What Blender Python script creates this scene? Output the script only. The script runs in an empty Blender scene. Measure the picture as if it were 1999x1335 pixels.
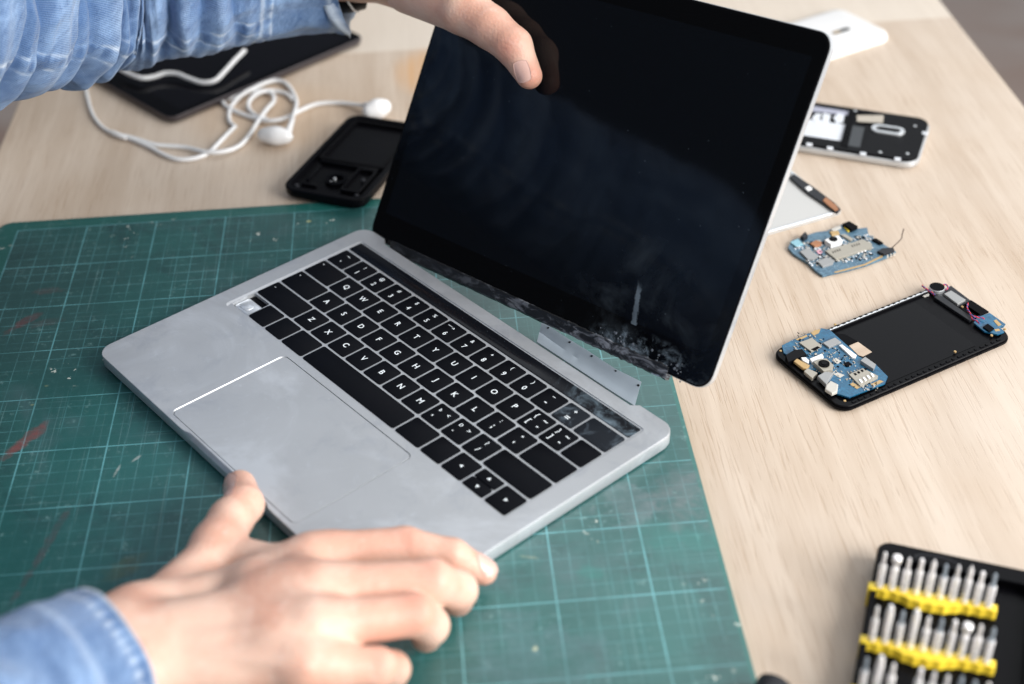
import bpy, bmesh, math, random
import numpy as np
from mathutils import Matrix, Vector, noise as mnoise
random.seed(7); rng = np.random.default_rng(7)
S = 0.001                      # everything below is measured in millimetres
# ------------------------------------------------------------------ camera (solved from the keyboard layout)
F = 2776.0; CX, CY = 999.5, 667.5
_w = np.array([2.0649, 0.9202, -0.4941])
R0 = np.array([[0.6584, 0.7522, -0.0267], [0.4377, -0.4115, -0.7994], [-0.6123, 0.5147, -0.6002]])
_u, _s, _v = np.linalg.svd(R0); R0 = _u @ _v
CAM = np.array([723.3242, -263.2649, 552.5402])
sc = bpy.context.scene
cam_d = bpy.data.cameras.new('camera'); cam = bpy.data.objects.new('camera', cam_d)
sc.collection.objects.link(cam); sc.camera = cam
M = Matrix.Identity(4)
for i in range(3):
    M[i][0] = R0[0][i]; M[i][1] = -R0[1][i]; M[i][2] = -R0[2][i]; M[i][3] = CAM[i] * S
cam.matrix_world = M
cam_d.lens = 50; cam_d.sensor_width = 36; cam_d.sensor_fit = 'HORIZONTAL'
cam_d.clip_start = 0.02; cam_d.clip_end = 60
cam_d.dof.use_dof = True; cam_d.dof.focus_distance = 0.895; cam_d.dof.aperture_fstop = 3.8; cam_d.dof.aperture_blades = 9
# ------------------------------------------------------------------ light
w = bpy.data.worlds.new('World'); sc.world = w; w.use_nodes = True
wn = w.node_tree; bg = wn.nodes['Background']
tc = wn.nodes.new('ShaderNodeTexCoord')
dp = wn.nodes.new('ShaderNodeVectorMath'); dp.operation = 'DOT_PRODUCT'; dp.inputs[1].default_value = (0.83, 0.33, 0.42)
wn.links.new(tc.outputs['Generated'], dp.inputs[0])
rp = wn.nodes.new('ShaderNodeValToRGB')
mp = wn.nodes.new('ShaderNodeMapRange'); mp.inputs[1].default_value = -1; mp.inputs[2].default_value = 1
wn.links.new(dp.outputs['Value'], mp.inputs[0]); wn.links.new(mp.outputs[0], rp.inputs[0])
el = rp.color_ramp.elements
el[0].position = 0.10; el[0].color = (0.035, 0.045, 0.06, 1)
el[1].position = 0.85; el[1].color = (1.25, 1.22, 1.2, 1)
e = el.new(0.47); e.color = (0.29, 0.32, 0.365, 1)
wn.links.new(rp.outputs[0], bg.inputs[0]); bg.inputs[1].default_value = 0.58

def area(name, d, dist, sx, sy, power, col, tgt=(250, 200, 0)):
    ld = bpy.data.lights.new(name, 'AREA'); ld.shape = 'RECTANGLE'; ld.size = sx; ld.size_y = sy; ld.energy = power; ld.color = col
    o = bpy.data.objects.new(name, ld); sc.collection.objects.link(o)
    d = Vector(d).normalized(); o.location = Vector(tgt) * S + d * dist
    o.rotation_euler = (-d).to_track_quat('-Z', 'Y').to_euler()
    return o
area('window_light', (0.90, 0.34, 0.52), 1.9, 1.3, 1.0, 56, (1.0, 0.985, 0.96))
area('far_window_light', (-0.35, 0.95, 1.0), 2.4, 2.6, 1.8, 18, (0.93, 0.97, 1.0))
vs = sc.view_settings; vs.view_transform = 'Standard'; vs.look = 'None'; vs.exposure = 0.22; vs.gamma = 1.0; vs.use_curve_mapping = False

# ------------------------------------------------------------------ geometry helpers
def ray(x, y):
    d = R0.T @ np.array([(x - CX) / F, (y - CY) / F, 1.0]); return d
def at(x, y, z=0.0):            # point of the photo's pixel at height z above the table
    d = ray(x, y); t = (z - CAM[2]) / d[2]; return CAM + d * t
LID_R = np.array([[0.9943, -0.105, 0.0181], [0.072, 0.5365, -0.8408], [0.0786, 0.8374, 0.541]])
_u, _s, _v = np.linalg.svd(LID_R); LID_R = _u @ _v
LID_O = np.array([4.4048, 211.0107, 8.491])
def atlid(x, y, h=0.0):         # point at distance h in front of the screen's plane
    n = LID_R[:, 2]; d = ray(x, y); t = ((LID_O + n * h - CAM) @ n) / (d @ n); return CAM + d * t
def rr(x0, y0, x1, y1, r, n=6):  # rounded rectangle, counter-clockwise
    P = []
    for cx, cy, a in ((x1 - r, y0 + r, -90), (x1 - r, y1 - r, 0), (x0 + r, y1 - r, 90), (x0 + r, y0 + r, 180)):
        for k in range(n + 1):
            t = math.radians(a + 90 * k / n); P.append((cx + r * math.cos(t), cy + r * math.sin(t)))
    return P
def ccw(P):
    a = sum(P[i][0] * P[(i + 1) % len(P)][1] - P[(i + 1) % len(P)][0] * P[i][1] for i in range(len(P)))
    return list(P) if a > 0 else list(P)[::-1]
def inset(P, d):
    P = ccw(P); n = len(P); Q = []
    for i in range(n):
        a, b, c = np.array(P[i - 1]), np.array(P[i]), np.array(P[(i + 1) % n])
        e1 = b - a; e2 = c - b
        e1 = e1 / (np.linalg.norm(e1) + 1e-9); e2 = e2 / (np.linalg.norm(e2) + 1e-9)
        n1 = np.array([-e1[1], e1[0]]); n2 = np.array([-e2[1], e2[0]]); m = n1 + n2; m /= (np.linalg.norm(m) + 1e-9)
        Q.append(tuple(b + m * d / max(0.35, m @ n1)))
    return Q
class MB:
    def __init__(s): s.v = []; s.f = []; s.m = []; s.uv = None
    def add(s, V, Fc, mi=0):
        o = len(s.v); s.v += [tuple(map(float, p)) for p in V]; s.f += [tuple(i + o for i in f) for f in Fc]; s.m += [mi] * len(Fc); return s
    def rings(s, L, cap0=True, cap1=True, mi=0, closed=True):
        n = len(L[0]); V = [p for r in L for p in r]; Fc = []
        for i in range(len(L) - 1):
            for j in range(n if closed else n - 1):
                k = (j + 1) % n; Fc.append((i * n + j, i * n + k, (i + 1) * n + k, (i + 1) * n + j))
        if cap0: Fc.append(tuple(range(n))[::-1])
        if cap1: Fc.append(tuple((len(L) - 1) * n + j for j in range(n)))
        return s.add(V, Fc, mi)
    def prism(s, P, z0, z1, ch=0.0, mi=0, chb=0.0):
        P = ccw(P); L = []
        if chb: L.append([(x, y, z0) for x, y in inset(P, chb)]); L.append([(x, y, z0 + chb) for x, y in P])
        else: L.append([(x, y, z0) for x, y in P])
        if ch:
            L.append([(x, y, z1 - ch) for x, y in P]); L.append([(x, y, z1 - ch * .3) for x, y in inset(P, ch * .3)]); L.append([(x, y, z1) for x, y in inset(P, ch)])
        else: L.append([(x, y, z1) for x, y in P])
        return s.rings(L, mi=mi)
    def box(s, x0, y0, z0, x1, y1, z1, ch=0.0, mi=0): return s.prism([(x0, y0), (x1, y0), (x1, y1), (x0, y1)], z0, z1, ch, mi)
    def cyl(s, x, y, z0, z1, r, n=20, ch=0.0, mi=0, r2=None):
        P = [(x + r * math.cos(2 * math.pi * k / n), y + r * math.sin(2 * math.pi * k / n)) for k in range(n)]
        if r2 is not None:
            Q = [(x + r2 * math.cos(2 * math.pi * k / n), y + r2 * math.sin(2 * math.pi * k / n)) for k in range(n)]
            return s.rings([[(a, b, z0) for a, b in P], [(a, b, z1) for a, b in Q]], mi=mi)
        return s.prism(P, z0, z1, ch, mi)
    def ring(s, x, y, z0, z1, r0, r1, n=28, mi=0, sx=1.0):
        L = []
        for r, z in ((r0, z0), (r1, z0), (r1, z1), (r0, z1), (r0, z0)):
            L.append([(x + sx * r * math.cos(2 * math.pi * k / n), y + r * math.sin(2 * math.pi * k / n), z) for k in range(n)])
        return s.rings(L, False, False, mi)
    def walls(s, outer, inner, z0, z1, mi=0, ch=0.0):        # frame between two loops of equal vertex count
        L = [[(x, y, z0) for x, y in inner], [(x, y, z0) for x, y in outer]]
        if ch: L += [[(x, y, z1 - ch) for x, y in outer], [(x, y, z1) for x, y in inset(outer, ch)]]
        else: L += [[(x, y, z1) for x, y in outer]]
        L += [[(x, y, z1) for x, y in inner], [(x, y, z0) for x, y in inner]]
        return s.rings(L, False, False, mi)
    def tube(s, P, r, n=8, mi=0, cap=True, rr_=None):
        P = [np.array(p, float) for p in P]; L = []
        T = [(P[min(i + 1, len(P) - 1)] - P[max(i - 1, 0)]) for i in range(len(P))]
        T = [t / (np.linalg.norm(t) + 1e-9) for t in T]
        a = np.cross(T[0], [0, 0, 1.0]);
        if np.linalg.norm(a) < .1: a = np.cross(T[0], [1.0, 0, 0])
        a /= np.linalg.norm(a)
        for i, p in enumerate(P):
            a = a - T[i] * (a @ T[i]); a /= np.linalg.norm(a) + 1e-9; b = np.cross(T[i], a)
            q = rr_[i] if rr_ is not None else r
            L.append([p + q * (math.cos(2 * math.pi * k / n) * a + math.sin(2 * math.pi * k / n) * b) for k in range(n)])
        return s.rings(L, cap, cap, mi)
    def holes(s, outer, holes, z, mi=0):                      # flat face with holes
        bm = bmesh.new()
        for lp in [outer] + holes:
            vs_ = [bm.verts.new((x, y, z)) for x, y in lp]
            for i in range(len(vs_)): bm.edges.new((vs_[i], vs_[(i + 1) % len(vs_)]))
        bmesh.ops.triangle_fill(bm, use_beauty=True, use_dissolve=False, edges=bm.edges[:], normal=(0, 0, 1))
        bm.verts.index_update(); V = [v.co[:] for v in bm.verts]; Fc = []
        for f in bm.faces:
            ids = [v.index for v in f.verts]
            if f.normal.z < 0: ids = ids[::-1]
            Fc.append(tuple(ids))
        bm.free(); return s.add(V, Fc, mi)
def spline(P, n=6):             # Catmull-Rom through points
    P = [np.array(p, float) for p in P]; Q = [P[0]] + P + [P[-1]]; out = []
    for i in range(1, len(Q) - 2):
        for k in range(n):
            t = k / n; a, b, c, d = Q[i - 1], Q[i], Q[i + 1], Q[i + 2]
            out.append(0.5 * ((2 * b) + (-a + c) * t + (2 * a - 5 * b + 4 * c - d) * t * t + (-a + 3 * b - 3 * c + d) * t ** 3))
    out.append(P[-1]); return out
col = sc.collection
def tag(o, label=None, cat=None, group=None, kind=None):
    if label: o['label'] = label
    if cat: o['category'] = cat
    if group: o['group'] = group
    if kind: o['kind'] = kind
    return o
def build(name, mb, mats, parent=None, smooth=False, sharp=35, uv=None):
    me = bpy.data.meshes.new(name); me.from_pydata([(x * S, y * S, z * S) for x, y, z in mb.v], [], mb.f)
    if not isinstance(mats, (list, tuple)): mats = [mats]
    for m in mats: me.materials.append(m)
    me.polygons.foreach_set('material_index', mb.m)
    if uv is not None:
        L = me.uv_layers.new(name='UVMap'); li = np.empty(len(me.loops), int); me.loops.foreach_get('vertex_index', li)
        L.data.foreach_set('uv', np.array(uv, float)[li].ravel())
    if smooth:
        me.shade_smooth()
        if sharp: me.set_sharp_from_angle(angle=math.radians(sharp))
    me.update(); me.validate()
    o = bpy.data.objects.new(name, me); col.objects.link(o)
    if parent is not None: o.parent = parent.o if isinstance(parent, T) else parent
    return o
class T:                        # a thing: an Empty at its base; parts are built in its local millimetres
    def __init__(s, name, label, cat, org=(0, 0, 0), ang=0.0, R=None, group=None, kind=None):
        s.o = bpy.data.objects.new(name, None); col.objects.link(s.o); s.o.empty_display_size = .01
        s.org = np.array(org, float)
        if R is None:
            a = math.radians(ang); R = np.array([[math.cos(a), -math.sin(a), 0], [math.sin(a), math.cos(a), 0], [0, 0, 1]])
        s.R = R; m = Matrix.Identity(4)
        for i in range(3):
            for j in range(3): m[i][j] = R[i][j]
            m[i][3] = s.org[i] * S
        s.o.matrix_world = m; tag(s.o, label, cat, group, kind)
    def loc(s, p): return s.R.T @ (np.array(p, float) - s.org)
    def px(s, x, y, z=0.0): return s.loc(at(x, y, z))       # z: world height
    def poly(s, pts, z): return ccw([tuple(s.px(x, y, z)[:2]) for x, y in pts])
    def part(s, name, mb, mats, parent=None, **k): return build(name, mb, mats, parent or s, **k)

# ------------------------------------------------------------------ shader helpers
class E_:
    nt = None
    def __init__(s, sock): s.s = sock
    def _m(s, op, b=None, c=None):
        n = E_.nt.nodes.new('ShaderNodeMath'); n.operation = op
        for i, x in enumerate((s, b, c)):
            if x is None: continue
            if isinstance(x, E_): E_.nt.links.new(x.s, n.inputs[i])
            else: n.inputs[i].default_value = x
        return E_(n.outputs[0])
    def __add__(s, b): return s._m('ADD', b)
    def __radd__(s, b): return s._m('ADD', b)
    def __sub__(s, b): return s._m('SUBTRACT', b)
    def __rsub__(s, b): return (s * -1) + b
    def __mul__(s, b): return s._m('MULTIPLY', b)
    def __rmul__(s, b): return s._m('MULTIPLY', b)
    def __truediv__(s, b): return s._m('DIVIDE', b)
    def abs(s): return s._m('ABSOLUTE')
    def fract(s): return s._m('FRACT')
    def sin(s): return s._m('SINE')
    def pow(s, b): return s._m('POWER', b)
    def max(s, b): return s._m('MAXIMUM', b)
    def min(s, b): return s._m('MINIMUM', b)
    def lt(s, b): return s._m('LESS_THAN', b)
    def gt(s, b): return s._m('GREATER_THAN', b)
    def clamp(s): n = s._m('ADD', 0.0); n.s.node.use_clamp = True; return n
    def step(s, a, b):          # smooth 0..1 between a and b
        n = E_.nt.nodes.new('ShaderNodeMapRange'); n.interpolation_type = 'SMOOTHSTEP'
        E_.nt.links.new(s.s, n.inputs[0])
        if a < b: n.inputs[1].default_value = a; n.inputs[2].default_value = b
        else: n.inputs[1].default_value = b; n.inputs[2].default_value = a; n.inputs[3].default_value = 1; n.inputs[4].default_value = 0
        return E_(n.outputs[0])
class Mat:
    def __init__(s, name, base=(.5, .5, .5), rough=.5, metal=0.0, spec=.5, coat=0.0, coords='Object', **k):
        s.m = bpy.data.materials.new(name); s.m.use_nodes = True; s.nt = s.m.node_tree; E_.nt = s.nt
        s.b = s.nt.nodes['Principled BSDF']; s.set('Base Color', base); s.set('Roughness', rough); s.set('Metallic', metal)
        s.set('Specular IOR Level', spec)
        if coat: s.set('Coat Weight', coat); s.set('Coat Roughness', .05)
        for a, v in k.items(): s.set(a.replace('_', ' '), v)
        s.tc = s.nt.nodes.new('ShaderNodeTexCoord'); s.co = s.tc.outputs[coords]
    def set(s, n, v):
        if isinstance(v, E_): v = v.s
        if isinstance(v, bpy.types.NodeSocket): s.nt.links.new(v, s.b.inputs[n])
        else:
            if isinstance(v, (tuple, list)) and len(v) == 3 and s.b.inputs[n].type == 'RGBA': v = (*v, 1)
            s.b.inputs[n].default_value = v
        return s
    def xyz(s):                 # object coordinates in millimetres
        n = s.nt.nodes.new('ShaderNodeSeparateXYZ'); s.nt.links.new(s.co, n.inputs[0])
        return [E_(o) * (1000.0 if s.co.name == 'Object' else 1.0) for o in n.outputs]
    def vec(s, scale=(1, 1, 1), rot=(0, 0, 0), loc=(0, 0, 0)):
        n = s.nt.nodes.new('ShaderNodeMapping'); s.nt.links.new(s.co, n.inputs[0])
        n.inputs['Scale'].default_value = scale; n.inputs['Rotation'].default_value = rot; n.inputs['Location'].default_value = loc
        return n.outputs[0]
    def noise(s, scale=10, detail=4, rough=.5, vec=None, dist=0.0, w=None):
        n = s.nt.nodes.new('ShaderNodeTexNoise'); n.inputs['Scale'].default_value = scale; n.inputs['Detail'].default_value = detail
        n.inputs['Roughness'].default_value = rough; n.inputs['Distortion'].default_value = dist
        s.nt.links.new(vec if vec is not None else s.co, n.inputs['Vector']); return E_(n.outputs['Fac'])
    def voro(s, scale=10, vec=None, feat='F1', out='Distance'):
        n = s.nt.nodes.new('ShaderNodeTexVoronoi'); n.inputs['Scale'].default_value = scale; n.feature = feat
        s.nt.links.new(vec if vec is not None else s.co, n.inputs['Vector']); return E_(n.outputs[out])
    def mix(s, f, a, b):
        n = s.nt.nodes.new('ShaderNodeMix'); n.data_type = 'RGBA'; n.clamp_factor = True
        for v, i in ((f, 0), (a, 6), (b, 7)):
            if isinstance(v, E_): v = v.s
            if isinstance(v, bpy.types.NodeSocket): s.nt.links.new(v, n.inputs[i])
            elif isinstance(v, (int, float)): n.inputs[i].default_value = v
            else: n.inputs[i].default_value = (*v, 1)
        return n.outputs[2]
    def bump(s, h, strength=.3, dist=.001):
        n = s.nt.nodes.new('ShaderNodeBump'); n.inputs['Strength'].default_value = strength; n.inputs['Distance'].default_value = dist
        s.nt.links.new(h.s if isinstance(h, E_) else h, n.inputs['Height']); s.nt.links.new(n.outputs[0], s.b.inputs['Normal']); return s
    def done(s): return s.m
# ------------------------------------------------------------------ materials
def m_wood():
    m = Mat('oak', rough=.5, spec=.35)
    x, y, z = m.xyz()
    warp = m.noise(3.0, 2, .5, m.vec((1, .25, 1)))
    g1 = m.noise(1.0, 5, .6, m.vec((60, 3.2, 3)), .8)       # broad grain
    g2 = m.noise(1.0, 3, .6, m.vec((420, 9, 9)), .4)        # fibres
    pores = m.noise(1.0, 2, .5, m.vec((900, 26, 26)), .6)
    pores = pores.step(.56, .67)
    arch = (x * .09 + warp * 26.0).sin()                   # cathedral figure
    arch = arch.step(-.2, 1.0)
    cloud = m.noise(5, 3, .5)
    f = (g1.step(.35, .7) * .50 + arch * .22 + g2 * .38)
    c = m.mix(f, (.605, .505, .41), (.455, .35, .26))
    c = m.mix(pores * .45, c, (.36, .245, .16))
    c = m.mix(cloud.step(.35, .75) * .45, c, (.635, .57, .505))
    # paler end board beyond the joint, a warm knot beside it
    endb = y.gt(441.0)
    c = m.mix(endb * .55, c, (.72, .66, .58))
    joint = ((y - 441.0).abs()).lt(.7)
    c = m.mix(joint * .5, c, (.5, .38, .27))
    k = (((x - 235.0) * .02).pow(2) + ((y - 395.0) * .017).pow(2)).step(1.0, .1)
    c = m.mix(k * (g1.step(.3, .7) * .7 + .15), c, (.62, .36, .17))
    k2 = (((x - 95.0) * .012).pow(2) + ((y - 330.0) * .014).pow(2)).step(1.0, .1)
    c = m.mix(k2 * .4, c, (.60, .42, .27))
    m.set('Base Color', c)
    m.set('Roughness', g2 * .2 + .42)
    m.bump(g2 * .3 + pores * -1.0 + g1 * .3, .22, .0006)
    return m.done()
WOOD = m_wood()
def m_mat():
    m = Mat('cutting_mat', rough=.42, spec=.85)
    x, y, z = m.xyz()
    n1 = m.noise(9, 5, .6); n2 = m.noise(38, 5, .65); n3 = m.noise(260, 3, .6); nb = m.noise(4, 3, .5)
    gx, gy = x - 14.4, (y * -1.0) - 12.4
    def lines(p, w):
        a = ((gx / p + .5).fract() - .5).abs() * p; b = ((gy / p + .5).fract() - .5).abs() * p
        return a.step(w, w * .45), b.step(w, w * .45)
    a, b = lines(10.08, .42); A, B = lines(50.4, .62)
    inside = gx.gt(-.6) * gx.lt(441.6) * gy.gt(-.6) * gy.lt(571)
    worn = n2.step(.36, .60); worn2 = n1.step(.30, .58)
    d45 = (((x + y) / 142.6 + .5).fract() - .5).abs() * 142.6
    thin = (a.max(b)) * (worn * .75 + .12) * (worn2 * .8 + .15) * .55
    heavy = (A.max(B)) * (worn * .45 + .5) * (worn2 * .4 + .6) * .95
    line = (thin * .95 * (nb.step(.3, .65) * .7 + .3)).max(heavy * .85 * (n1.step(.25, .55) * .5 + .5)) * inside
    base = m.mix(n1.step(.3, .7), (.008, .076, .072), (.018, .114, .107))
    base = m.mix(nb.step(.42, .7) * .6, base, (.024, .056, .058)); nd = m.noise(17, 5, .7, dist=.8); base = m.mix(nd.step(.50, .72) * .6, base, (.010, .042, .045)); ne = m.noise(6.5, 4, .6, m.vec((1, 1, 1), loc=(4, 7, 0)), .7); base = m.mix(ne.step(.52, .72) * .6, base, (.075, .125, .14))
    base = m.mix(n3.step(.5, .85) * .3, base, (.06, .16, .155))
    edge = (gx.lt(-.6)).max(gx.gt(441.6)).max(gy.lt(-.6))
    base = m.mix(edge * .6, base, (.006, .125, .105))
    c = m.mix(line, base, (.14, .40, .44))
    # knife scratches in many directions
    sc1 = m.noise(1, 2, .5, m.vec((700, 9, 5), (0, 0, .5)), .2).step(.67, .73)
    sc2 = m.noise(1, 2, .5, m.vec((600, 8, 5), (0, 0, -.9)), .2).step(.68, .74)
    sc3 = m.noise(1, 2, .5, m.vec((650, 7, 5), (0, 0, 1.7)), .2).step(.69, .75)
    sc4 = m.noise(1, 2, .5, m.vec((8, 800, 5), (0, 0, .75)), .3).step(.67, .73); scr = (sc1 + sc2 + sc3 + sc4).clamp() * n1.step(.30, .55)
    c = m.mix(scr * .36, c, (.15, .29, .30)); c = m.mix(n3.step(.56, .72) * n2.step(.5, .62) * .35, c, (.20, .36, .36))
    # specks, red paint smears and broad pale patches at measured places
    vv = m.nt.nodes.new('ShaderNodeVectorMath'); vv.operation = 'ADD'; nz_ = m.nt.nodes.new('ShaderNodeTexNoise'); nz_.inputs['Scale'].default_value = 300; m.nt.links.new(m.co, nz_.inputs['Vector']); sc_n = m.nt.nodes.new('ShaderNodeVectorMath'); sc_n.operation = 'SCALE'; sc_n.inputs['Scale'].default_value = .008; m.nt.links.new(nz_.outputs['Color'], sc_n.inputs[0]); m.nt.links.new(m.co, vv.inputs[0]); m.nt.links.new(sc_n.outputs[0], vv.inputs[1])
    vo = m.voro(120, vv.outputs[0]).step(.20, .12) * m.noise(14, 2).step(.61, .70)
    c = m.mix(vo * .85, c, (.62, .66, .60))
    vo2 = m.voro(46, m.vec((1, 1.4, 1), (0, 0, .4), (3, 1, 0))).step(.14, .09) * m.noise(11, 2, .5, m.vec(loc=(5, 2, 0))).step(.60, .68)
    c = m.mix(vo2 * .8, c, (.50, .50, .22))
    dist = m.noise(60, 4, .7)
    def smear(cx, cy, ang, L, W, colr, k=.8):
        nonlocal c
        ca, sa = math.cos(ang), math.sin(ang)
        u = ((x - cx) * ca + (y - cy) * sa) / L; v = ((y - cy) * ca - (x - cx) * sa) / W
        r = u * u + v * v + (dist - .5) * 4.2 + (n2 - .5) * 2.5
        c = m.mix(r.step(1.0, .0) * k * (n3 * 1.0 + .1) * (n2.step(.3, .6) * .6 + .4), c, colr)
    for q in SMEARS: smear(*q)
    m.set('Base Color', c); m.set('Roughness', n2 * .22 + .30 + scr * .1)
    m.bump(n3 * .5 + scr * -.6 + n2 * .3, .16, .0004)
    return m.done()
def m_alu(name='aluminium', base=(.515, .535, .56), rough=.50, dirt=.0):
    m = Mat(name, base, rough, 1.0)
    n = m.noise(2600, 2, .6); n2 = m.noise(22, 4, .6); n3 = m.noise(140, 4, .7)
    c = m.mix(n2.step(.3, .75) * .5, base, tuple(min(1, q * 1.13) for q in base))
    c = m.mix(n3.step(.60, .74) * .25, c, (.70, .74, .80)); n4 = m.noise(11, 5, .65, dist=1.0); c = m.mix(n4.step(.46, .66) * .65, c, (.68, .71, .75)); n5 = m.noise(34, 5, .7, dist=.5); c = m.mix(n5.step(.50, .70) * .45, c, (.40, .43, .48)); sk = m.noise(1, 2, .5, m.vec((500, 14, 10), (0, 0, .7)), .3).step(.70, .76); c = m.mix(sk * n4.step(.4, .6) * .35, c, (.75, .78, .8)); sp_ = m.voro(150).step(.07, .03) * n5.step(.5, .6); c = m.mix(sp_ * .7, c, (.85, .86, .88))
    m.set('Base Color', c); m.set('Roughness', n2 * .14 + rough - .04); m.set('Metallic', .70)
    m.bump(n, .10, .00012); return m.done()
ALU = m_alu(); ALU_L = m_alu('bright_aluminium', (.74, .77, .80), .34)
def plain(name, base, rough=.5, metal=0.0, nz=.12, sc_=120, bump=.06, **k):
    m = Mat(name, base, rough, metal, **k); n = m.noise(sc_, 4, .6)
    m.set('Base Color', m.mix(n.step(.3, .7) * nz * 2, base, tuple(min(1, q * (1 + nz * 2) + .001) for q in base)))
    m.set('Roughness', n * .12 + rough - .06)
    if bump: m.bump(n, bump, .0003)
    return m.done()
def m_key():
    m = Mat('key_plastic', (.0025, .003, .005), .38, spec=.08); n = m.noise(900, 2); n2 = m.noise(45, 4, .6)
    m.set('Roughness', n2 * .2 + .36)
    c = m.mix(m.noise(400, 3, .6).step(.70, .78) * .2, (.0025, .003, .005), (.08, .09, .10))
    m.set('Base Color', c)
    m.bump(n, .05, .0001); return m.done()
KEY = m_key()
def m_keydust():
    m = Mat('dusty_key_plastic', (.01, .012, .016), .45, spec=.15); n = m.noise(70, 5, .65, dist=.8)
    m.set('Base Color', m.mix(n.step(.50, .78) * .75, (.010, .013, .018), (.17, .22, .27)))
    m.set('Roughness', .5); return m.done()
KEYD = m_keydust()
LEG = plain('legend_white', (.82, .88, .92), .5, nz=0, bump=0)
def m_tbar():
    m = Mat('touch_bar_glass', (.006, .007, .009), .12, spec=.16); x, y, z = m.xyz(); n = m.noise(60, 5, .65, dist=.8)
    k = x.step(195, 262); sp = m.voro(300).step(.10, .05) * .8
    m.set('Base Color', m.mix((k * n.step(.44, .74) * .75 + sp * .4).clamp(), (.006, .007, .010), (.16, .22, .27)))
    m.set('Roughness', k * .4 + .14); return m.done()
def m_screen():
    m = Mat('screen_glass', (.003, .0035, .005), .045, spec=.20); x, y, z = m.xyz()
    act = x.gt(9.6) * x.lt(294.6) * y.gt(20.6) * y.lt(198.6)
    c = m.mix(act, (.0018, .0018, .0022), (.0034, .0045, .0068))
    n = m.noise(75, 7, .75, dist=.35); n2 = m.noise(24, 4, .6, dist=.5); n3 = m.noise(230, 4, .7)
    k = (((x - 256.0) * .022).pow(2) + ((y - 4.0) * .072).pow(2)).step(1.25, .1)
    dust = k * n.step(.46, .70) * (n3 * .8 + .5)
    k2 = (((x - 243.0) * .014).pow(2) + ((y - 30.0) * .022).pow(2)).step(1.3, 0.0)
    dust = (dust * .95 + k2 * n2.step(.50, .72) * .07).clamp()
    # the pale smear running up from the chipped corner
    sx = (x - 237.5 + (y - 30.0) * .20 + (n3 - .5) * 4.5 + (n - .5) * 4.0).abs()
    streak = sx.step(2.4, 1.2) * y.gt(19.0) * (y + (n - .5) * 14).step(47.0, 38.0)
    dust = dust.max(streak * .5 * (n2.step(.3, .6) * .7 + .3))
    sp = m.voro(130).step(.050, .02) * n2.step(.45, .6)
    dust = dust.max(sp * .35)
    c = m.mix(dust, c, (.30, .38, .45))
    m.set('Base Color', c); m.set('Roughness', dust * .5 + .05 + n2 * .02)
    m.bump(n2, .02, .0004)
    return m.done()
def m_chin():
    m = Mat('exposed_edge', (.012, .012, .014), .42); x, y, z = m.xyz(); n = m.noise(90, 5, .7, m.vec((.6, 1.5, 1)), 1.0)
    k = x.step(60, 235)
    m.set('Base Color', m.mix(n.step(.48, .66) * (k * .8 + .15), (.010, .011, .013), (.26, .28, .32)))
    m.bump(n, .5, .001); return m.done()
def m_denim(name='denim', k=1.0):
    m = Mat(name, rough=.85, spec=.2, coords='UV'); x, y, z = m.xyz()        # UV in millimetres: u round the arm, v along it
    n1 = m.noise(.035, 5, .62, dist=.6); n2 = m.noise(.22, 4, .7); n3 = m.noise(1.6, 3, .7); st = m.noise(1.0, 3, .6, m.vec((.35, 2.2, 1)))
    tw = ((x + y) * 4.4).sin() * .5 + .5
    c = m.mix((n1 * .9 + n2 * .35 - .12).clamp().step(.3, .72), (.050, .120, .275), (.20, .325, .545))
    c = m.mix(n2.step(.62, .8) * .5, c, (.42, .54, .72))
    nL = m.noise(.022, 3, .6, m.vec(loc=(9, 4, 0))); c = m.mix(nL.step(.50, .66) * .6, c, (.05, .12, .28)); c = m.mix(n2.step(.45, .25) * .6, c, (.030, .080, .20))
    c = m.mix(tw * .18 * (n3 * .8 + .4), c, (.56, .66, .80))
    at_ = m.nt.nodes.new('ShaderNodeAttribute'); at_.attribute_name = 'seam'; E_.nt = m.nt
    sm = E_(at_.outputs['Fac'])  # seam marks and the painted fold shade share this value
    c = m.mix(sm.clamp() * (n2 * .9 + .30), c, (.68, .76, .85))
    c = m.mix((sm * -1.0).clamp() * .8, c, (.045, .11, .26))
    m.set('Base Color', c); m.bump(tw * .15 + n3 * .35 + n2 * 1.0 + st * .3, .75, .0016)
    m.set('Sheen Weight', .25); return m.done()
DENIM = m_denim()
THREAD = plain('thread', (.66, .72, .80), .8, bump=.2)
def m_skin():
    m = Mat('skin', rough=.48, spec=.42)
    n1 = m.noise(26, 4, .6, dist=.4); n2 = m.noise(110, 4, .65); n3 = m.noise(900, 3, .6); v = m.voro(520)
    c = m.mix(n1.step(.35, .68), (.715, .485, .385), (.63, .35, .262))
    c = m.mix(n2.step(.52, .8) * .35, c, (.80, .62, .55))
    at_ = m.nt.nodes.new('ShaderNodeAttribute'); at_.attribute_name = 'blush'; E_.nt = m.nt
    c = m.mix(E_(at_.outputs['Fac']).clamp() * .6, c, (.60, .24, .175))
    m.set('Base Color', c); m.set('Roughness', n2 * .15 + .40)
    m.set('Subsurface Weight', .12); m.set('Subsurface Radius', (.006, .0022, .0012)); m.set('Subsurface Scale', 1.0)
    cr = m.noise(1, 4, .7, m.vec((300, 300, 300)), 1.0)
    wr_ = m.noise(1, 3, .6, m.vec((60, 60, 60)), 1.5); m.bump(v * .6 + n3 * .4 + cr * .7 + wr_ * 1.2, .4, .0006); return m.done()
SKIN = m_skin()
NAIL = plain('nail', (.66, .42, .36), .28, nz=.04, bump=.02, sc_=60, coat=.3)
STEEL = plain('hinge_steel', (.33, .385, .44), .45, .25, nz=.12, sc_=60)
BLACK = plain('black_plastic', (.002, .002, .003), .36, nz=.1, spec=.09)
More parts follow.
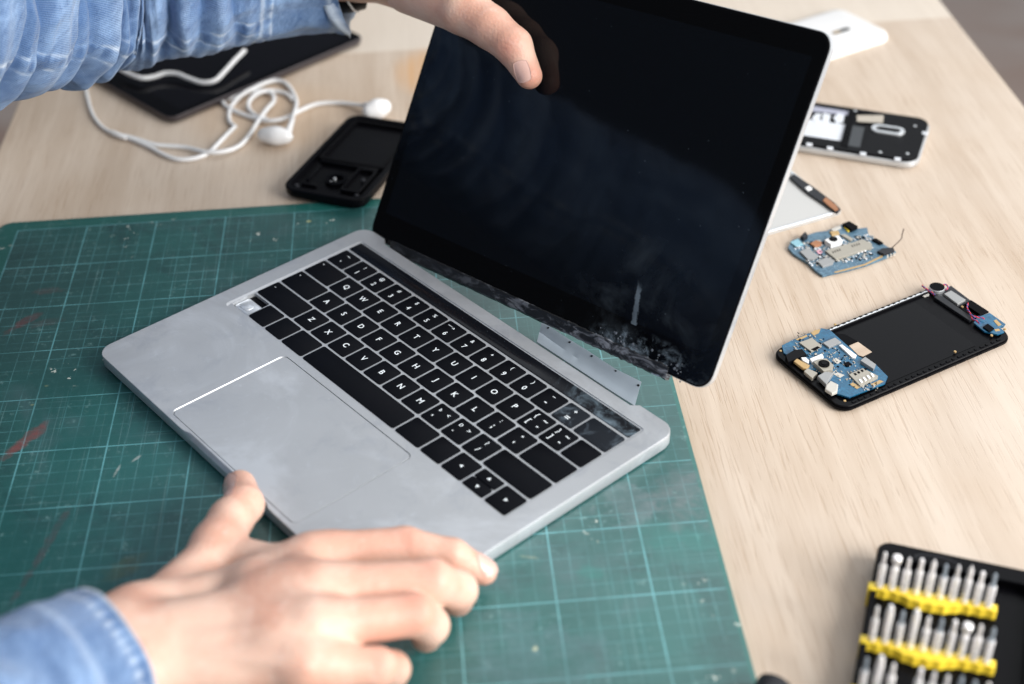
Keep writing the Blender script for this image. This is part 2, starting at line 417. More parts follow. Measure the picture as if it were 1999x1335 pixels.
BLACKM = plain('black_matte', (.002, .002, .003), .6, nz=.1, spec=.08)
BLACKG = plain('black_gloss', (.002, .002, .003), .14, nz=.1, bump=.01, spec=.07)
DGREY = plain('dark_grey_plastic', (.018, .019, .023), .4, nz=.15, spec=.22)
WHITE = plain('white_plastic', (.80, .80, .80), .32, nz=.02, bump=.02)
WHITEC = plain('white_cable', (.76, .765, .77), .42, nz=.03, bump=.03)
SILVER = plain('silver_plastic', (.62, .64, .66), .3, .7, nz=.05)
SHIELD = plain('shield_metal', (.36, .335, .285), .40, .35, nz=.08, sc_=300)
SHIELDG = plain('shield_grey', (.31, .315, .315), .40, .35, nz=.08, sc_=300)
GOLD = plain('gold_pad', (.46, .31, .14), .40, .35, nz=.12)
COPPER = plain('copper_flex', (.34, .15, .07), .38, .4, nz=.2)
def m_pcb(name, a, b):
    m = Mat(name, a, .38, spec=.6); n = m.noise(260, 4, .7); tr = m.noise(1, 2, .5, m.vec((900, 260, 100))).step(.55, .62)
    tr2 = m.noise(1, 2, .5, m.vec((240, 900, 100))).step(.56, .62)
    c = m.mix(n.step(.3, .7), a, b); c = m.mix((tr.max(tr2)) * .35, c, tuple(q * 1.7 for q in b))
    v = m.voro(620).step(.16, .10) * m.noise(70, 3).step(.52, .62)
    c = m.mix(v * .85, c, (.72, .78, .80)); m.set('Base Color', c); m.bump(n + v, .2, .0002); return m.done()
PCB = m_pcb('circuit_board_blue', (.005, .060, .135), (.010, .105, .20)); PCBD = m_pcb('circuit_board_dusty', (.03, .085, .14), (.085, .17, .24))
YEL = plain('yellow_plastic', (.90, .66, .05), .38, nz=.08, sc_=60)
CHROME = plain('chrome_steel', (.97, .95, .95), .28, .3, nz=.05, bump=.02)
LCDW = plain('panel_backing', (.50, .50, .49), .35, nz=.08, sc_=30, bump=.02)
LABEL = plain('label_white', (.66, .69, .74), .5, nz=.05, sc_=30)
RED = plain('red_wire', (.55, .03, .05), .45); BLUE = plain('blue_wire', (.10, .09, .32), .45)
CREAM = plain('cream_tape', (.50, .48, .44), .45, nz=.06)
# ------------------------------------------------------------------ the place: floor, table, mat
ANG = 53.5
fl = MB(); fl.box(-4000, -4000, -760, 5000, 5000, -750)
mf = Mat('floor', (.2, .17, .15), .6); nf = mf.noise(1.6, 4, .6, dist=1.0)
mf.set('Base Color', mf.mix(nf.step(.35, .7), (.30, .265, .25), (.24, .17, .14))); FLOOR = mf.done()
tag(build('floor', fl, FLOOR), 'dull grey brown floor far below the table', kind='structure')

tab = T('table', 'pale oak work table with a paler end board, everything stands on it', 'table', (0, 0, 0), ANG)
tb = MB(); tb.prism([(-126, -700), (705, -700), (705, 620), (-126, 620)], -38, 0, 1.5); tab.part('tabletop', tb, WOOD)
for sx in (-90, 669):
    for sy in (-660, 580):
        tb = MB(); tb.rings([[(sx + a * 30, sy + b * 30, -38) for a, b in ((-1, -1), (1, -1), (1, 1), (-1, 1))], [(sx + a * 22, sy + b * 22, -750) for a, b in ((-1, -1), (1, -1), (1, 1), (-1, 1))]]); tab.part('leg', tb, WOOD)

m0 = at(5, 440, 3); _a = math.radians(ANG); U = np.array([math.cos(_a), math.sin(_a), 0]); V_ = np.array([U[1], -U[0], 0])
m0 = m0 - U * 1.5 - V_ * 3.5; m0[2] = 0
mat_t = T('cutting_mat', 'worn green self healing cutting mat with pale grid lines and red paint stains', 'cutting mat', m0, ANG)
def sm(p0, p1, W, colr, k=.8):
    a, b = mat_t.px(*p0, 3), mat_t.px(*p1, 3); c = (a + b) / 2; d = b - a
    return (float(c[0]), float(c[1]), math.atan2(d[1], d[0]), float(np.hypot(d[0], d[1]) / 2), W, colr, k)
RD = (.24, .035, .035)
SMEARS = [sm((2, 900), (98, 818), 5, (.30, .04, .035), .85), sm((-5, 662), (75, 612), 5, (.16, .03, .035), .8), sm((55, 570), (150, 565), 5, (.16, .05, .05), .45),
          sm((0, 1215), (160, 950), 3.0, (.10, .03, .04), .6), sm((40, 640), (125, 625), 5, (.12, .05, .05), .35),
          sm((190, 1135), (300, 1075), 8, (.10, .10, .02), .5), sm((1090, 1115), (1180, 1120), 6, (.01, .20, .17), .6), sm((1230, 1020), (1400, 1075), 14, (.01, .17, .15), .55),
          sm((1170, 960), (1290, 1010), 20, (.16, .20, .22), .6), sm((1255, 985), (1410, 960), 26, (.13, .14, .15), .7), sm((880, 1240), (1180, 1290), 30, (.07, .14, .16), .6), sm((1060, 600), (1110, 645), 10, (.10, .09, .06), .5), sm((1010, 1085), (1060, 1092), 2, (.5, .5, .3), .5),
          sm((220, 934), (236, 905), 1.3, (.62, .64, .60), .8), sm((256, 902), (276, 888), 1.2, (.6, .62, .60), .8), sm((1040, 1262), (1052, 1268), 2.5, (.62, .62, .40), .8), sm((1163, 1058), (1172, 1056), 2, (.6, .6, .5), .7)]
mb = MB(); mb.prism(rr(0, -604, 458.5, 0, 9), 0.05, 3.0, .4)
mat_t.part('mat_sheet', mb, m_mat(), smooth=True)

# ------------------------------------------------------------------ laptop base
lap = T('laptop', 'silver laptop base with black keyboard and trackpad, its screen torn off', 'laptop', (0, 0, 3.2))
ZT = 11.3                                                       # top of the deck above the mat
W_, H_ = 304.1, 212.4
def loop(d, notch=0.0, rear=0.0):
    P = []
    for x, y in rr(0, 0, W_, H_, 10.5, 8): P.append((x, y))
    # densify the front and rear edges
    Q = []
    for i in range(len(P)):
        a, b = P[i], P[(i + 1) % len(P)]; Q.append(a)
        L = math.hypot(b[0] - a[0], b[1] - a[1])
        if L > 50:
            k = int(L / 4)
            for j in range(1, k): Q.append((a[0] + (b[0] - a[0]) * j / k, a[1] + (b[1] - a[1]) * j / k))
    R_ = inset(Q, d) if d else ccw(Q); out = []
    for x, y in R_:
        if notch and y < 5 and 107 < x < 197:
            e = min(1, (x - 107) / 3.0, (197 - x) / 3.0); y += notch * e
        if rear and y > 205 and 24 < x < 273:
            e = min(1, (x - 24) / 2.0, (273 - x) / 2.0); y -= rear * max(0, e)
        out.append((x, y))
    return out
KX0, KX1, KY0, KY1 = 12.8, 291.3, 87.5, 198.6
PX0, PX1, PY0, PY1 = 86.6, 217.6, 3.4, 85.4
prof = [(8, 0.5, 0, 0), (3, 0.7, 0, 0), (1.0, 1.6, 0, 0), (.15, 3.4, 0, 2.5), (0, 8.6, .2, 4), (0, ZT - .45, 1.7, 4), (.14, ZT - .12, 1.9, 4), (.45, ZT, 1.9, 4)]
mb = MB(); L = [[(x, y, z) for x, y in loop(d, n, r)] for d, z, n, r in prof]
mb.rings(L, True, False)
well = rr(KX0, KY0, KX1, KY1, 2.6, 5); pad = rr(PX0, PY0, PX1, PY1, 4.0, 5)
mb.holes(loop(.45, 1.9, 4), [well, pad], ZT)
WD = .62
mb.rings([[(x + (2.0 if x < 60 else 0), y, ZT - WD) for x, y in ccw(well)], [(x, y, ZT) for x, y in ccw(well)]], False, False)
mb.rings([[(x + (.95 if x < 100 else 0), y, ZT - 1.4) for x, y in ccw(pad)], [(x, y, ZT) for x, y in ccw(pad)]], False, False)
mb.prism(inset(pad, -1), ZT - 2, ZT - 1.4)
body = lap.part('base_case', mb, ALU, smooth=True, sharp=28)
mb = MB(); mb.prism([(x + (.8 if x < 100 else 0), y) for x, y in inset(pad, .5)], ZT - 1.35, ZT - .10, .12)
lap.part('trackpad', mb, ALU, smooth=False)
P_ = 19.0; X0 = 14.65
FW = (X0 + .85, X0 + P_ - .85)                                   # missing key at the front left corner
mb = MB()
fy0, fy1 = 91.85, 109.15
hole = rr(FW[0] - .4, fy0 - .4, FW[1] + .4, fy1 + .4, 1.5, 4)
mb.holes(inset(well, -.3), [hole], ZT - .61)
mb.rings([[(x, y, ZT - .61) for x, y in ccw(hole)], [(x, y, ZT - 3.4) for x, y in ccw(hole)]], False, False)
lap.part('keyboard_plate', mb, ALU, smooth=False)
mb = MB(); mb.prism(inset(hole, -.5), ZT - 3.6, ZT - 3.2); mb.prism(rr(FW[0] + .2, fy0 + .6, FW[1] - .6, fy1 - 4.5, 2.2), ZT - 3.2, ZT - 2.0, .7, 1); mb.prism(rr(FW[0] + 2, fy0 + 2.5, FW[1] - 5, fy1 - 7.5, 2.5), ZT - 2.0, ZT - 1.5, .4, 1)
lap.part('key_mechanism', mb, [BLACKM, ALU_L], smooth=True)
# glyphs
_gc = {}
def glyph(ch, size):
    if ch not in _gc:
        cu = bpy.data.curves.new('t', 'FONT'); cu.body = ch; cu.size = 1.0; cu.offset = .018; cu.resolution_u = 3; cu.align_x = 'CENTER'
        ob = bpy.data.objects.new('t', cu); col.objects.link(ob); dg = bpy.context.evaluated_depsgraph_get()
        me = bpy.data.meshes.new_from_object(ob.evaluated_get(dg)); V = np.array([v.co[:2] for v in me.vertices]) if len(me.vertices) else np.zeros((0, 2))
        Fc = [tuple(p.vertices) for p in me.polygons]
        if len(V): V = V - (V.max(0) + V.min(0)) / 2
        _gc[ch] = (V, Fc); bpy.data.objects.remove(ob); bpy.data.curves.remove(cu); bpy.data.meshes.remove(me)
    V, Fc = _gc[ch]; return V * size, Fc
rows = [
 (0, [(1, None), (1, ''), (1, ''), (1.25, ''), (5, ''), (1.25, ''), (1, ''), (1, 'LEFT'), (1, 'UPDOWN'), (1, 'RIGHT')]),
 (1, [(2.25, 'shift'), (1, 'Z'), (1, 'X'), (1, 'C'), (1, 'V'), (1, 'B'), (1, 'N'), (1, 'M'), (1, ',<'), (1, '.>'), (1, '/?'), (2.25, '')]),
 (2, [(1.75, 'caps')] + [(1, c) for c in 'ASDFGHJKL'] + [(1, ';:'), (1, "'\""), (1.75, '')]),
 (3, [(1.5, 'tab')] + [(1, c) for c in 'QWERTYUIOP'] + [(1, '[{'), (1, ']}'), (1, '')]),
 (4, [(1, '`~')] + [(1, a) for a in ('1!', '2@', '3#', '4$', '5%', '6^', '7&', '8*', '9(', '0)', '-_', '=+')] + [(1.5, 'dust')])]
HK = .62
for r, ks in rows:
    u = 0
    for wd, lg in ks:
        x0 = X0 + P_ * u + .85; x1 = X0 + P_ * (u + wd) - .85; u += wd
        if lg is None: continue
        y0 = 91 + P_ * r + .85; y1 = y0 + 17.3
        if r == 4: y1 -= .4
        mb = MB(); cx, cy = (x0 + x1) / 2, (y0 + y1) / 2
        z1 = ZT + .02
        if lg == 'UPDOWN':
            mb.prism(rr(x0, y0, x1, cy - .35, 1.1, 4), ZT - 1.2, z1, .35); mb.prism(rr(x0, cy + .35, x1, y1, 1.1, 4), ZT - 1.2, z1, .35)
            mb.prism(rr(x0 + 2, cy - .4, x1 - 2, cy + .4, .2, 2), ZT - 1.2, z1 - .5)
        else: mb.prism(rr(x0, y0, x1, y1, 1.5, 5), ZT - 1.2, z1, .35)
        def g(ch, gx, gy, sz):
            V, Fc = glyph(ch, sz); mb.add([(gx + a, gy + b, z1 + .02) for a, b in V], Fc, 1)
        def tri(gx, gy, ang, s_=1.5):
            P = [(gx + s_ * math.cos(ang + k * 2.0944), gy + s_ * math.sin(ang + k * 2.0944), z1 + .02) for k in range(3)]; mb.add(P, [(0, 1, 2)], 1)
        if lg == 'LEFT': tri(cx, cy, math.pi)
        elif lg == 'RIGHT': tri(cx, cy, 0)
        elif lg == 'UPDOWN': tri(cx, cy + 4.3, math.pi / 2); tri(cx, cy - 4.3, -math.pi / 2)
        elif lg == 'dust' or lg == '': pass
        elif lg == 'tab': g('~', x0 + 4.2, cy + 5, 3.4)
        elif lg == 'shift': g('-', x0 + 4.2, y0 + 12, 3.2)
        elif lg == 'caps': g("'", x0 + 4, y1 - 4, 4)
        elif len(lg) == 1: g(lg, cx, cy, 5.6)
        elif lg[0] in '[]':
            g(lg[0], cx - 3.8, cy - 3.2, 5.4); g(lg[1], cx - 3.8, cy + 3.6, 5.0); g('-', cx + 3.9, cy - 3.0, 6); g('~', cx + 3.9, cy + 3.6, 6)
        elif lg in (',<', '.>'):
            g(lg[1], cx + 3.6, cy + 3.4, 4.2); g(lg[0], cx - 3.6, cy - 3.2, 6); g('b' if lg[0] == ',' else 'D', cx - 3.8, cy + 3.6, 3.4)
        else:
            g(lg[0], cx, cy - 3.0, 5.2 if lg[0] not in ";'-=`" else 6.5); g(lg[1], cx, cy + 4.0, 3.9 if lg[0].isdigit() else 4.6)
            if lg[0] == '6': g('.....', cx - 3.6, cy + 4.4, 4)
        lap.part('key', mb, [KEYD if lg in ('dust', '=+') else KEY, LEG], smooth=True, sharp=25)
mb = MB(); mb.prism(rr(X0 + .85, 186.9, X0 + P_ * 14.5 - .85, 197.2, .8, 3), ZT - 1.2, ZT - .05, .2)
lap.part('touch_bar', mb, m_tbar(), smooth=True)
for x in (20, 284):
    for y in (18, 196):
        mb = MB(); mb.cyl(x, y, -.15, 1.3, 7, 24, .2); lap.part('rubber_foot', mb, BLACKM)
mb = MB(); mb.box(26, 207.9, 3.2, 278, 209.6, 9.4, .3); lap.part('hinge_bar', mb, BLACKM)

# ------------------------------------------------------------------ the screen, held upright
scr = T('laptop_screen', 'detached black glass laptop screen with a dusty chipped lower right corner, held upright', 'laptop screen', LID_O, R=LID_R)
LW, LH = 304.1, 213.5
o_ = rr(0, 0, LW, LH, 10.5, 8)
mb = MB(); mb.rings([[(x, y, z) for x, y in inset(o_, d)] for d, z in ((5, -5.6), (1.5, -5.4), (.3, -4.8), (0, -4.0), (0, -.75), (.3, -.5), (1.0, -.45))], True, True)
scr.part('lid_shell', mb, ALU_L, smooth=True, sharp=50)
mb = MB(); mb.prism(inset(o_, .35), -.6, -.12, .2); scr.part('rubber_gasket', mb, BLACKM, smooth=True)
mb = MB(); mb.prism(inset(o_, 1.3), -.5, 0.0, .25); scr.part('screen_glass', mb, m_screen(), smooth=True, sharp=20)
# broken hinge cover strip along the lower edge
mb = MB(); L = []
for i in range(121):
    x = 24 + 250 * i / 120; a = mnoise.noise((x * .11, 0, 0)); b = mnoise.noise((x * .35, 5, 0)); c = mnoise.noise((x * .9, 9, 2))
    jag = max(0, (x - 150) / 110) if x > 150 else 0
    y0 = -3.4 + a * .5 + b * jag * 1.1; y1 = 4.6 + (a * .8 + b * 1.0) * (.25 + jag)
    L.append([(x, y0, -4.5), (x, y0 - .4, -1.5 + c * .3), (x, y0 + .8, .5 + c * .3), (x, y1 - .6, .9 + (b + c) * .45 * (.3 + jag)), (x, y1, .15), (x, y1, -4.0)])
mb.rings(L, True, True); scr.part('hinge_cover', mb, m_chin(), smooth=True, sharp=40)
mb = MB(); mb.prism([(259, -2.2), (264, -3.9), (271, -3.4), (276, -1.4), (272, -.8), (266, -1.2)], -2.6, -.6, .2); scr.part('metal_fragment', mb, ALU_L)
mb = MB()
for i in range(70):
    x = 215 + rng.random() * 70; y = -1 + rng.random() ** 2 * 13; s_ = .25 + rng.random() ** 2 * 1.0; a = rng.random() * 6
    mb.prism([(x + s_ * (.6 + .6 * rng.random()) * math.cos(a + k * 1.26), y + s_ * math.sin(a + k * 1.26)) for k in range(5)], 0.02, .25 + rng.random() * .5, .1, 0)
scr.part('glass_shards', mb, [plain('dusty_shard', (.13, .15, .18), .5), BLACKG])

# torn metal strip behind the base
br = T('metal_strip', 'bent grey metal hinge strip with small holes lying behind the keyboard base', 'metal strip', at(1150, 720, 8))
top = [(1058, 627), (1100, 655), (1150, 686), (1200, 719), (1252, 745)]; mid = [(1053, 648), (1098, 680), (1148, 713), (1198, 746), (1243, 776)]; low = [(1048, 667), (1095, 698), (1145, 731), (1195, 764), (1239, 792)]
L = []
def lerp(P, t):
    t = t * (len(P) - 1); i = min(int(t), len(P) - 2); f_ = t - i; return (P[i][0] + (P[i + 1][0] - P[i][0]) * f_, P[i][1] + (P[i + 1][1] - P[i][1]) * f_)
for i in range(25):
    t = i / 24; a, b, c = br.px(*lerp(top, t), 12.6), br.px(*lerp(mid, t), 10.0), br.px(*lerp(low, t), 10.8); w1 = .3 * mnoise.noise((i * .5, 0, 0))
    b = b + [0, 0, w1]; n_ = np.array([0, 0, -.7])
    L.append([c, b, (a + b) / 2 + [0, 0, .4], a, a + n_, (a + b) / 2 + n_ + [0, 0, .4], b + n_, c + n_])
mb = MB(); mb.rings(L, True, True); br.part('strip', mb, STEEL, smooth=True, sharp=30)
for hx, hy in ((1070, 640), (1112, 668), (1155, 695), (1202, 724), (1246, 752)):
    p = br.px(hx, hy, 12.2); mb = MB(); mb.cyl(p[0], p[1], p[2] - .4, p[2] + .25, .8, 12); br.part('screw_hole', mb, BLACKM)

# ------------------------------------------------------------------ phone frame with a blue board
ph = T('open_phone', 'stripped black phone frame with blue circuit board and red wires at its ends', 'phone', at(1512, 685, 5) * [1, 1, 0] + [0, 0, 0], 78.5 - 90)
a_, b_ = ph.px(1643, 797, 5), ph.px(1972, 655, 5)
PWd, PLn = float(a_[0]) + 1.5, float(b_[1]) + 2.0
o_ = rr(-2, -2, PWd, PLn, 9, 7); i_ = rr(2.2, 3, PWd - 4.2, PLn - 4, 6, 7)
mb = MB(); mb.rings([[(x, y, z) for x, y in inset(o_, d)] for d, z in ((3, .1), (1, .5), (0, 1.8), (0, 3.2))], True, True)
mb.walls(inset(o_, .7), i_, 3.2, 4.6, 0, .3)
ph.part('frame', mb, BLACK, smooth=True)
mb = MB(); mb.prism(rr(5, 4, PWd - 7, PLn - 26, 1.5), 3.2, 3.45); ph.part('battery_tray', mb, BLACKG)
for sd in (0, 1):
    mb = MB()
    for i in range(26):
        t = 8 + i * (PLn - 16) / 26; s_ = 1.2 + rng.random() * 2.2
        if sd: mb.box(PWd - 3.6, t, 4.5, PWd - 2.2, t + s_, 5.2, .15)
        else: mb.box(-.9, t, 4.5, .5, t + s_ * .8, 5.1, .15)
        if sd and i % 3 == 0: mb.box(PWd - 1.2, t, 2.0, PWd + .3, t + 3.6, 3.0, .1)
    ph.part('clip_ribs', mb, BLACK)
p0, p1 = ph.px(1615, 640, 4.8), ph.px(1820, 553, 4.8)
mb = MB(); mb.box(p0[0] + 1.6, p0[1], 4.4, p0[0] + 2.9, p1[1] - 3, 4.9, .2); ph.part('side_rail', mb, SILVER)
def pl(pts, z, dz=None): return ph.poly(pts, z)
def zr(pts, ox, oy, k): return [(ox + x * k, oy + y * k) for x, y in pts]
K6 = 260 / 1736
def z6(*pts): return zr(pts, 1500, 600, K6)
mb = MB(); mb.prism(pl(z6((175, 495), (330, 415), (610, 300), (690, 270), (800, 290), (1000, 470), (1060, 520), (1180, 640), (1400, 740), (1555, 900), (1520, 990), (1200, 1110), (1050, 1170), (890, 1120), (830, 1050), (760, 900), (620, 820), (460, 800), (340, 670), (200, 590)), 5.6), 4.6, 5.6, .1)
brd = ph.part('main_board', mb, PCB)
def comp(name, pts, z0, z1, m, ch=.15, z=None, **k):
    mb = MB(); mb.prism(pl(pts, z1 if z is None else z), z0, z1, ch); return ph.part(name, mb, m, brd, **k)
comp('card_socket', z6((400, 455), (570, 395), (695, 500), (560, 575)), 5.55, 6.8, SHIELD)
comp('card_slot', z6((555, 545), (640, 505), (675, 520), (600, 565)), 6.75, 6.95, BLACKM, 0)
comp('shield_can', z6((710, 460), (870, 390), (950, 450), (790, 520)), 5.55, 6.9, SHIELDG)
comp('white_connector', z6((920, 490), (960, 480), (1150, 620), (1130, 660), (1090, 650)), 5.55, 6.8, WHITE)
comp('camera_module', z6((590, 710), (680, 665), (760, 665), (850, 750), (840, 800), (720, 830)), 5.55, 8.6, SHIELD)
q_ = ph.px(1500 + 725 * K6, 600 + 730 * K6, 9.2); mb = MB(); mb.cyl(q_[0], q_[1], 8.5, 9.5, 3.5, 20, .2); mb.cyl(q_[0], q_[1], 9.5, 9.8, 1.9, 16, .1, 1); ph.part('camera_lens', mb, [BLACKM, BLACKG], brd)
comp('camera_plug', z6((540, 665), (700, 600), (720, 640), (570, 710)), 5.55, 7.0, WHITE)
comp('earphone_jack', z6((225, 620), (330, 555), (440, 540), (500, 610), (400, 650), (260, 710)), 4.7, 7.6, BLACK)
comp('gold_flex', z6((330, 700), (370, 660), (440, 700), (540, 750), (500, 800), (450, 790)), 5.55, 7.2, GOLD, .4)
comp('white_plug', z6((425, 650), (490, 650), (530, 690), (520, 730), (450, 690)), 5.6, 7.8, WHITE)
comp('charging_port', z6((465, 830), (510, 790), (640, 850), (570, 920)), 4.7, 7.2, SHIELD)
comp('front_camera', z6((640, 890), (740, 830), (850, 850), (800, 920), (760, 1010)), 5.5, 8.2, SHIELDG, .4)
comp('paper_flex', z6((750, 1010), (810, 950), (910, 1000), (900, 1090), (830, 1120), (740, 1060)), 6.0, 8.0, CREAM, .6)
comp('pad_square', z6((830, 690), (880, 655), (950, 700), (900, 735)), 5.58, 5.9, CREAM, 0)
comp('pad_square', z6((850, 870), (900, 845), (990, 880), (930, 915)), 5.58, 5.9, CREAM, 0)
comp('memory_chip', z6((980, 730), (1040, 700), (1090, 740), (1030, 765)), 5.58, 6.5, BLACKM)
comp('sim_socket', z6((1050, 870), (1230, 790), (1430, 890), (1420, 920), (1200, 1025)), 5.55, 6.7, SHIELD)
for i in range(4):
    comp('sim_slot', z6(*[(1110 + i * 45 + a, 860 - i * 22 + b) for a, b in ((0, 0), (22, -10), (45, 12), (22, 24))]), 6.68, 6.9, BLACKM, 0)
    comp('sim_contact', z6(*[(1180 + i * 50 + a, 960 - i * 26 + b) for a, b in ((0, -20), (20, -30), (50, 10), (30, 22))]), 6.68, 7.2, CHROME, 0)
comp('side_connector', z6((1200, 690), (1260, 640), (1400, 740), (1370, 800)), 5.5, 8.0, SHIELDG)
comp('gold_pad', z6((550, 330), (600, 300), (680, 280), (660, 330), (590, 365)), 5.58, 5.8, GOLD, 0)
comp('gold_pad', z6((350, 415), (500, 355), (510, 375), (390, 430)), 5.58, 5.8, GOLD, 0)
comp('gold_pad', z6((1060, 1000), (1100, 975), (1200, 1040), (1150, 1060)), 5.58, 5.8, GOLD, 0)
comp('gold_pad', z6((1330, 1000), (1450, 945), (1500, 965), (1370, 1025)), 5.58, 5.8, GOLD, 0)
mb = MB()
for i in range(620):
    cx_, cy_ = 330 + rng.random() * 1100, 330 + rng.random() * 750
    if not (cy_ > 200 + (cx_ - 450) * .75 and cy_ < 760 + (cx_ - 450) * .42 and cy_ < 1130): continue
    q_ = ph.px(1500 + cx_ * K6, 600 + cy_ * K6, 5.9); a, b = .15 + rng.random() ** 2 * .7, .15 + rng.random() * .3
    mb.box(q_[0] - a, q_[1] - b, 5.58, q_[0] + a, q_[1] + b, 6.05, 0, int(rng.random() * 3))
ph.part('chip_resistors', mb, [CREAM, SHIELD, BLACKM], brd)
for x, y in ((870, 220), (160, 565), (995, 1215)):
    q_ = ph.px(1500 + x * K6, 600 + y * K6, 4.8); mb = MB(); mb.cyl(q_[0], q_[1], 4.3, 5.0, .9, 12, .2); ph.part('screw', mb, GOLD)
q_ = ph.px(1646, 798, 4.8)
comp_ = lambda name, pts, z0, z1, m, ch=.15, par=None: (lambda mb: ph.part(name, mb.prism(pl(pts, z1), z0, z1, ch), m, par))(MB())
# cut-out in the tray where the wood shows
comp_('tray_cutout', z6((1040, 490), (1170, 450), (1350, 580), (1230, 640), (1170, 620)), 3.2, 3.6, WOOD, 0)
comp_('black_tape', z6((830, 330), (1000, 350), (1160, 440), (1030, 500)), 3.3, 4.2, BLACKM, 0)
K9 = 259 / 1999
def z9(*pts): return zr(pts, 1740, 530, K9)
q_ = ph.px(1740 + 690 * K9, 530 + 225 * K9, 7.5); mb = MB(); mb.cyl(q_[0], q_[1], 4.2, 7.2, 5.2, 26, .3, 1); mb.cyl(q_[0], q_[1], 7.2, 7.5, 4.9, 26, .2, 0); ph.part('vibration_motor', mb, [BLACKM, SILVER])
comp_('speaker', z9((790, 330), (900, 280), (1120, 420), (1000, 490)), 4.2, 6.4, SHIELDG, .4)
comp_('speaker_tray', z9((640, 350), (900, 210), (1190, 430), (1010, 530)), 3.6, 4.9, DGREY, .2)
comp_('lower_bar', z9((640, 380), (720, 340), (1240, 700), (1180, 740)), 3.6, 5.4, DGREY, .3)
comp_('bay_frame', z9((1020, 540), (1200, 425), (1470, 600), (1230, 700)), 3.4, 4.6, BLACKM, .2)
b2 = comp_('lower_board', z9((1240, 770), (1290, 690), (1480, 620), (1720, 790), (1690, 830), (1640, 830), (1700, 910), (1600, 945), (1400, 900)), 4.4, 5.4, PCB, .1)
comp_('microphone', z9((1380, 830), (1450, 780), (1550, 850), (1480, 900)), 5.35, 6.5, BLACKM, .2, b2)
comp_('gold_pad', z9((1540, 740), (1580, 720), (1660, 800), (1610, 820)), 5.38, 5.6, GOLD, 0, b2)
comp_('gold_pad', z9((1550, 870), (1620, 860), (1640, 890), (1570, 900)), 5.38, 5.6, GOLD, 0, b2)
comp_('tape_patch', z9((455, 360), (500, 315), (560, 320), (570, 360), (500, 385)), 3.4, 3.8, CREAM, 0)
for x, y in ((1070, 525), (1710, 860), (960, 1200), (1510, 955)):
    q_ = ph.px(1740 + x * K9, 530 + y * K9, 5.2); mb = MB(); mb.cyl(q_[0], q_[1], 4.4, 5.3, .9, 12, .2); ph.part('screw', mb, GOLD)
def wire(name, pts, z, r, m, f=None):
    P = [ph.loc(at(1740 + x * K9, 530 + y * K9, z)) for x, y in pts]
    P = spline(P, 4); tw = []
    for i, p in enumerate(P): tw.append(p + np.array([math.sin(i * 1.4 + (f or 0)) * .35, math.cos(i * 1.4 + (f or 0)) * .2, math.cos(i * 1.4 + (f or 0)) * .3]))
    mb = MB(); mb.tube(tw, r, 6); ph.part(name, mb, m)
w1 = [(460, 210), (520, 260), (590, 305), (650, 350)]; w2 = [(1150, 480), (1140, 550), (1170, 610), (1220, 670), (1330, 690), (1400, 710)]; w3 = [(1200, 700), (1270, 740), (1330, 780)]; w4 = [(780, 200), (830, 200), (850, 240), (820, 270)]
for w_ in (w1, w2, w3, w4): wire('red_wire', w_, 7.0, .38, RED); wire('blue_wire', w_, 7.0, .38, BLUE, 2.6)

# ------------------------------------------------------------------ loose circuit board
K5 = 260 / 1999
pb = T('circuit_board', 'loose blue grey phone circuit board with camera and bent antenna wire on bare oak', 'circuit board', at(1640, 490, 0), -14)
def z5(*pts): return zr(pts, 1520, 420, K5)
mb = MB(); mb.prism(pb.poly(z5((140, 480), (200, 370), (340, 330), (560, 250), (720, 230), (960, 130), (1060, 210), (1330, 180), (1350, 290), (1640, 470), (1760, 540), (1620, 620), (1300, 740), (1050, 810), (820, 860), (660, 900), (560, 830), (430, 700), (230, 580)), 2.4), .5, 2.2, .1)
pbd = pb.part('board', mb, PCBD)
def pc(name, pts, z0, z1, m, ch=.15):
    mb = MB(); mb.prism(pb.poly(z5(*pts), z1), z0, z1, ch); return pb.part(name, mb, m)
pc('sim_shield', ((700, 530), (1270, 360), (1400, 430), (1400, 490), (1320, 500), (860, 660)), 2.2, 4.0, SHIELD)
for i in range(4): pc('sim_slot', ((800 + i * 34, 540 - i * 12), (812 + i * 34, 536 - i * 12), (830 + i * 34, 566 - i * 12), (818 + i * 34, 570 - i * 12)), 3.98, 4.1, BLACKM, 0); pc('sim_slot', ((1090 + i * 34, 450 - i * 10), (1102 + i * 34, 446 - i * 10), (1120 + i * 34, 472 - i * 10), (1108 + i * 34, 476 - i * 10)), 3.98, 4.1, BLACKM, 0)
for x, y in ((895, 640), (945, 622), (995, 605), (1180, 550), (1232, 530), (1280, 515)): pc('solder_tab', ((x, y - 18), (x + 26, y - 24), (x + 34, y + 14), (x + 10, y + 22)), 1.8, 2.9, CHROME, .2)
pc('camera_module', ((690, 370), (780, 320), (900, 300), (960, 370), (940, 400), (790, 440)), 2.2, 5.6, WHITE, .3)
q_ = pb.px(1520 + 822 * K5, 420 + 350 * K5, 6.2); mb = MB(); mb.cyl(q_[0], q_[1], 5.5, 6.3, 2.9, 20, .2); mb.cyl(q_[0], q_[1], 6.3, 6.5, 1.5, 14, .1, 1); pb.part('camera_lens', mb, [BLACKM, BLACKG])
pc('copper_patch', ((470, 420), (560, 370), (650, 400), (640, 440), (540, 470)), 2.2, 3.6, COPPER, .3)
pc('grey_shield', ((320, 540), (440, 490), (600, 610), (520, 660), (440, 660)), 2.2, 3.8, SHIELDG)
pc('grey_shield', ((580, 690), (720, 630), (830, 670), (820, 720), (660, 770)), 2.2, 3.6, SHIELDG)
pc('black_chip', ((1400, 360), (1460, 340), (1570, 410), (1520, 430)), 2.2, 3.6, BLACKM)
pc('edge_connector', ((1480, 540), (1560, 490), (1720, 480), (1740, 520), (1580, 580)), 2.0, 4.2, DGREY, .3)
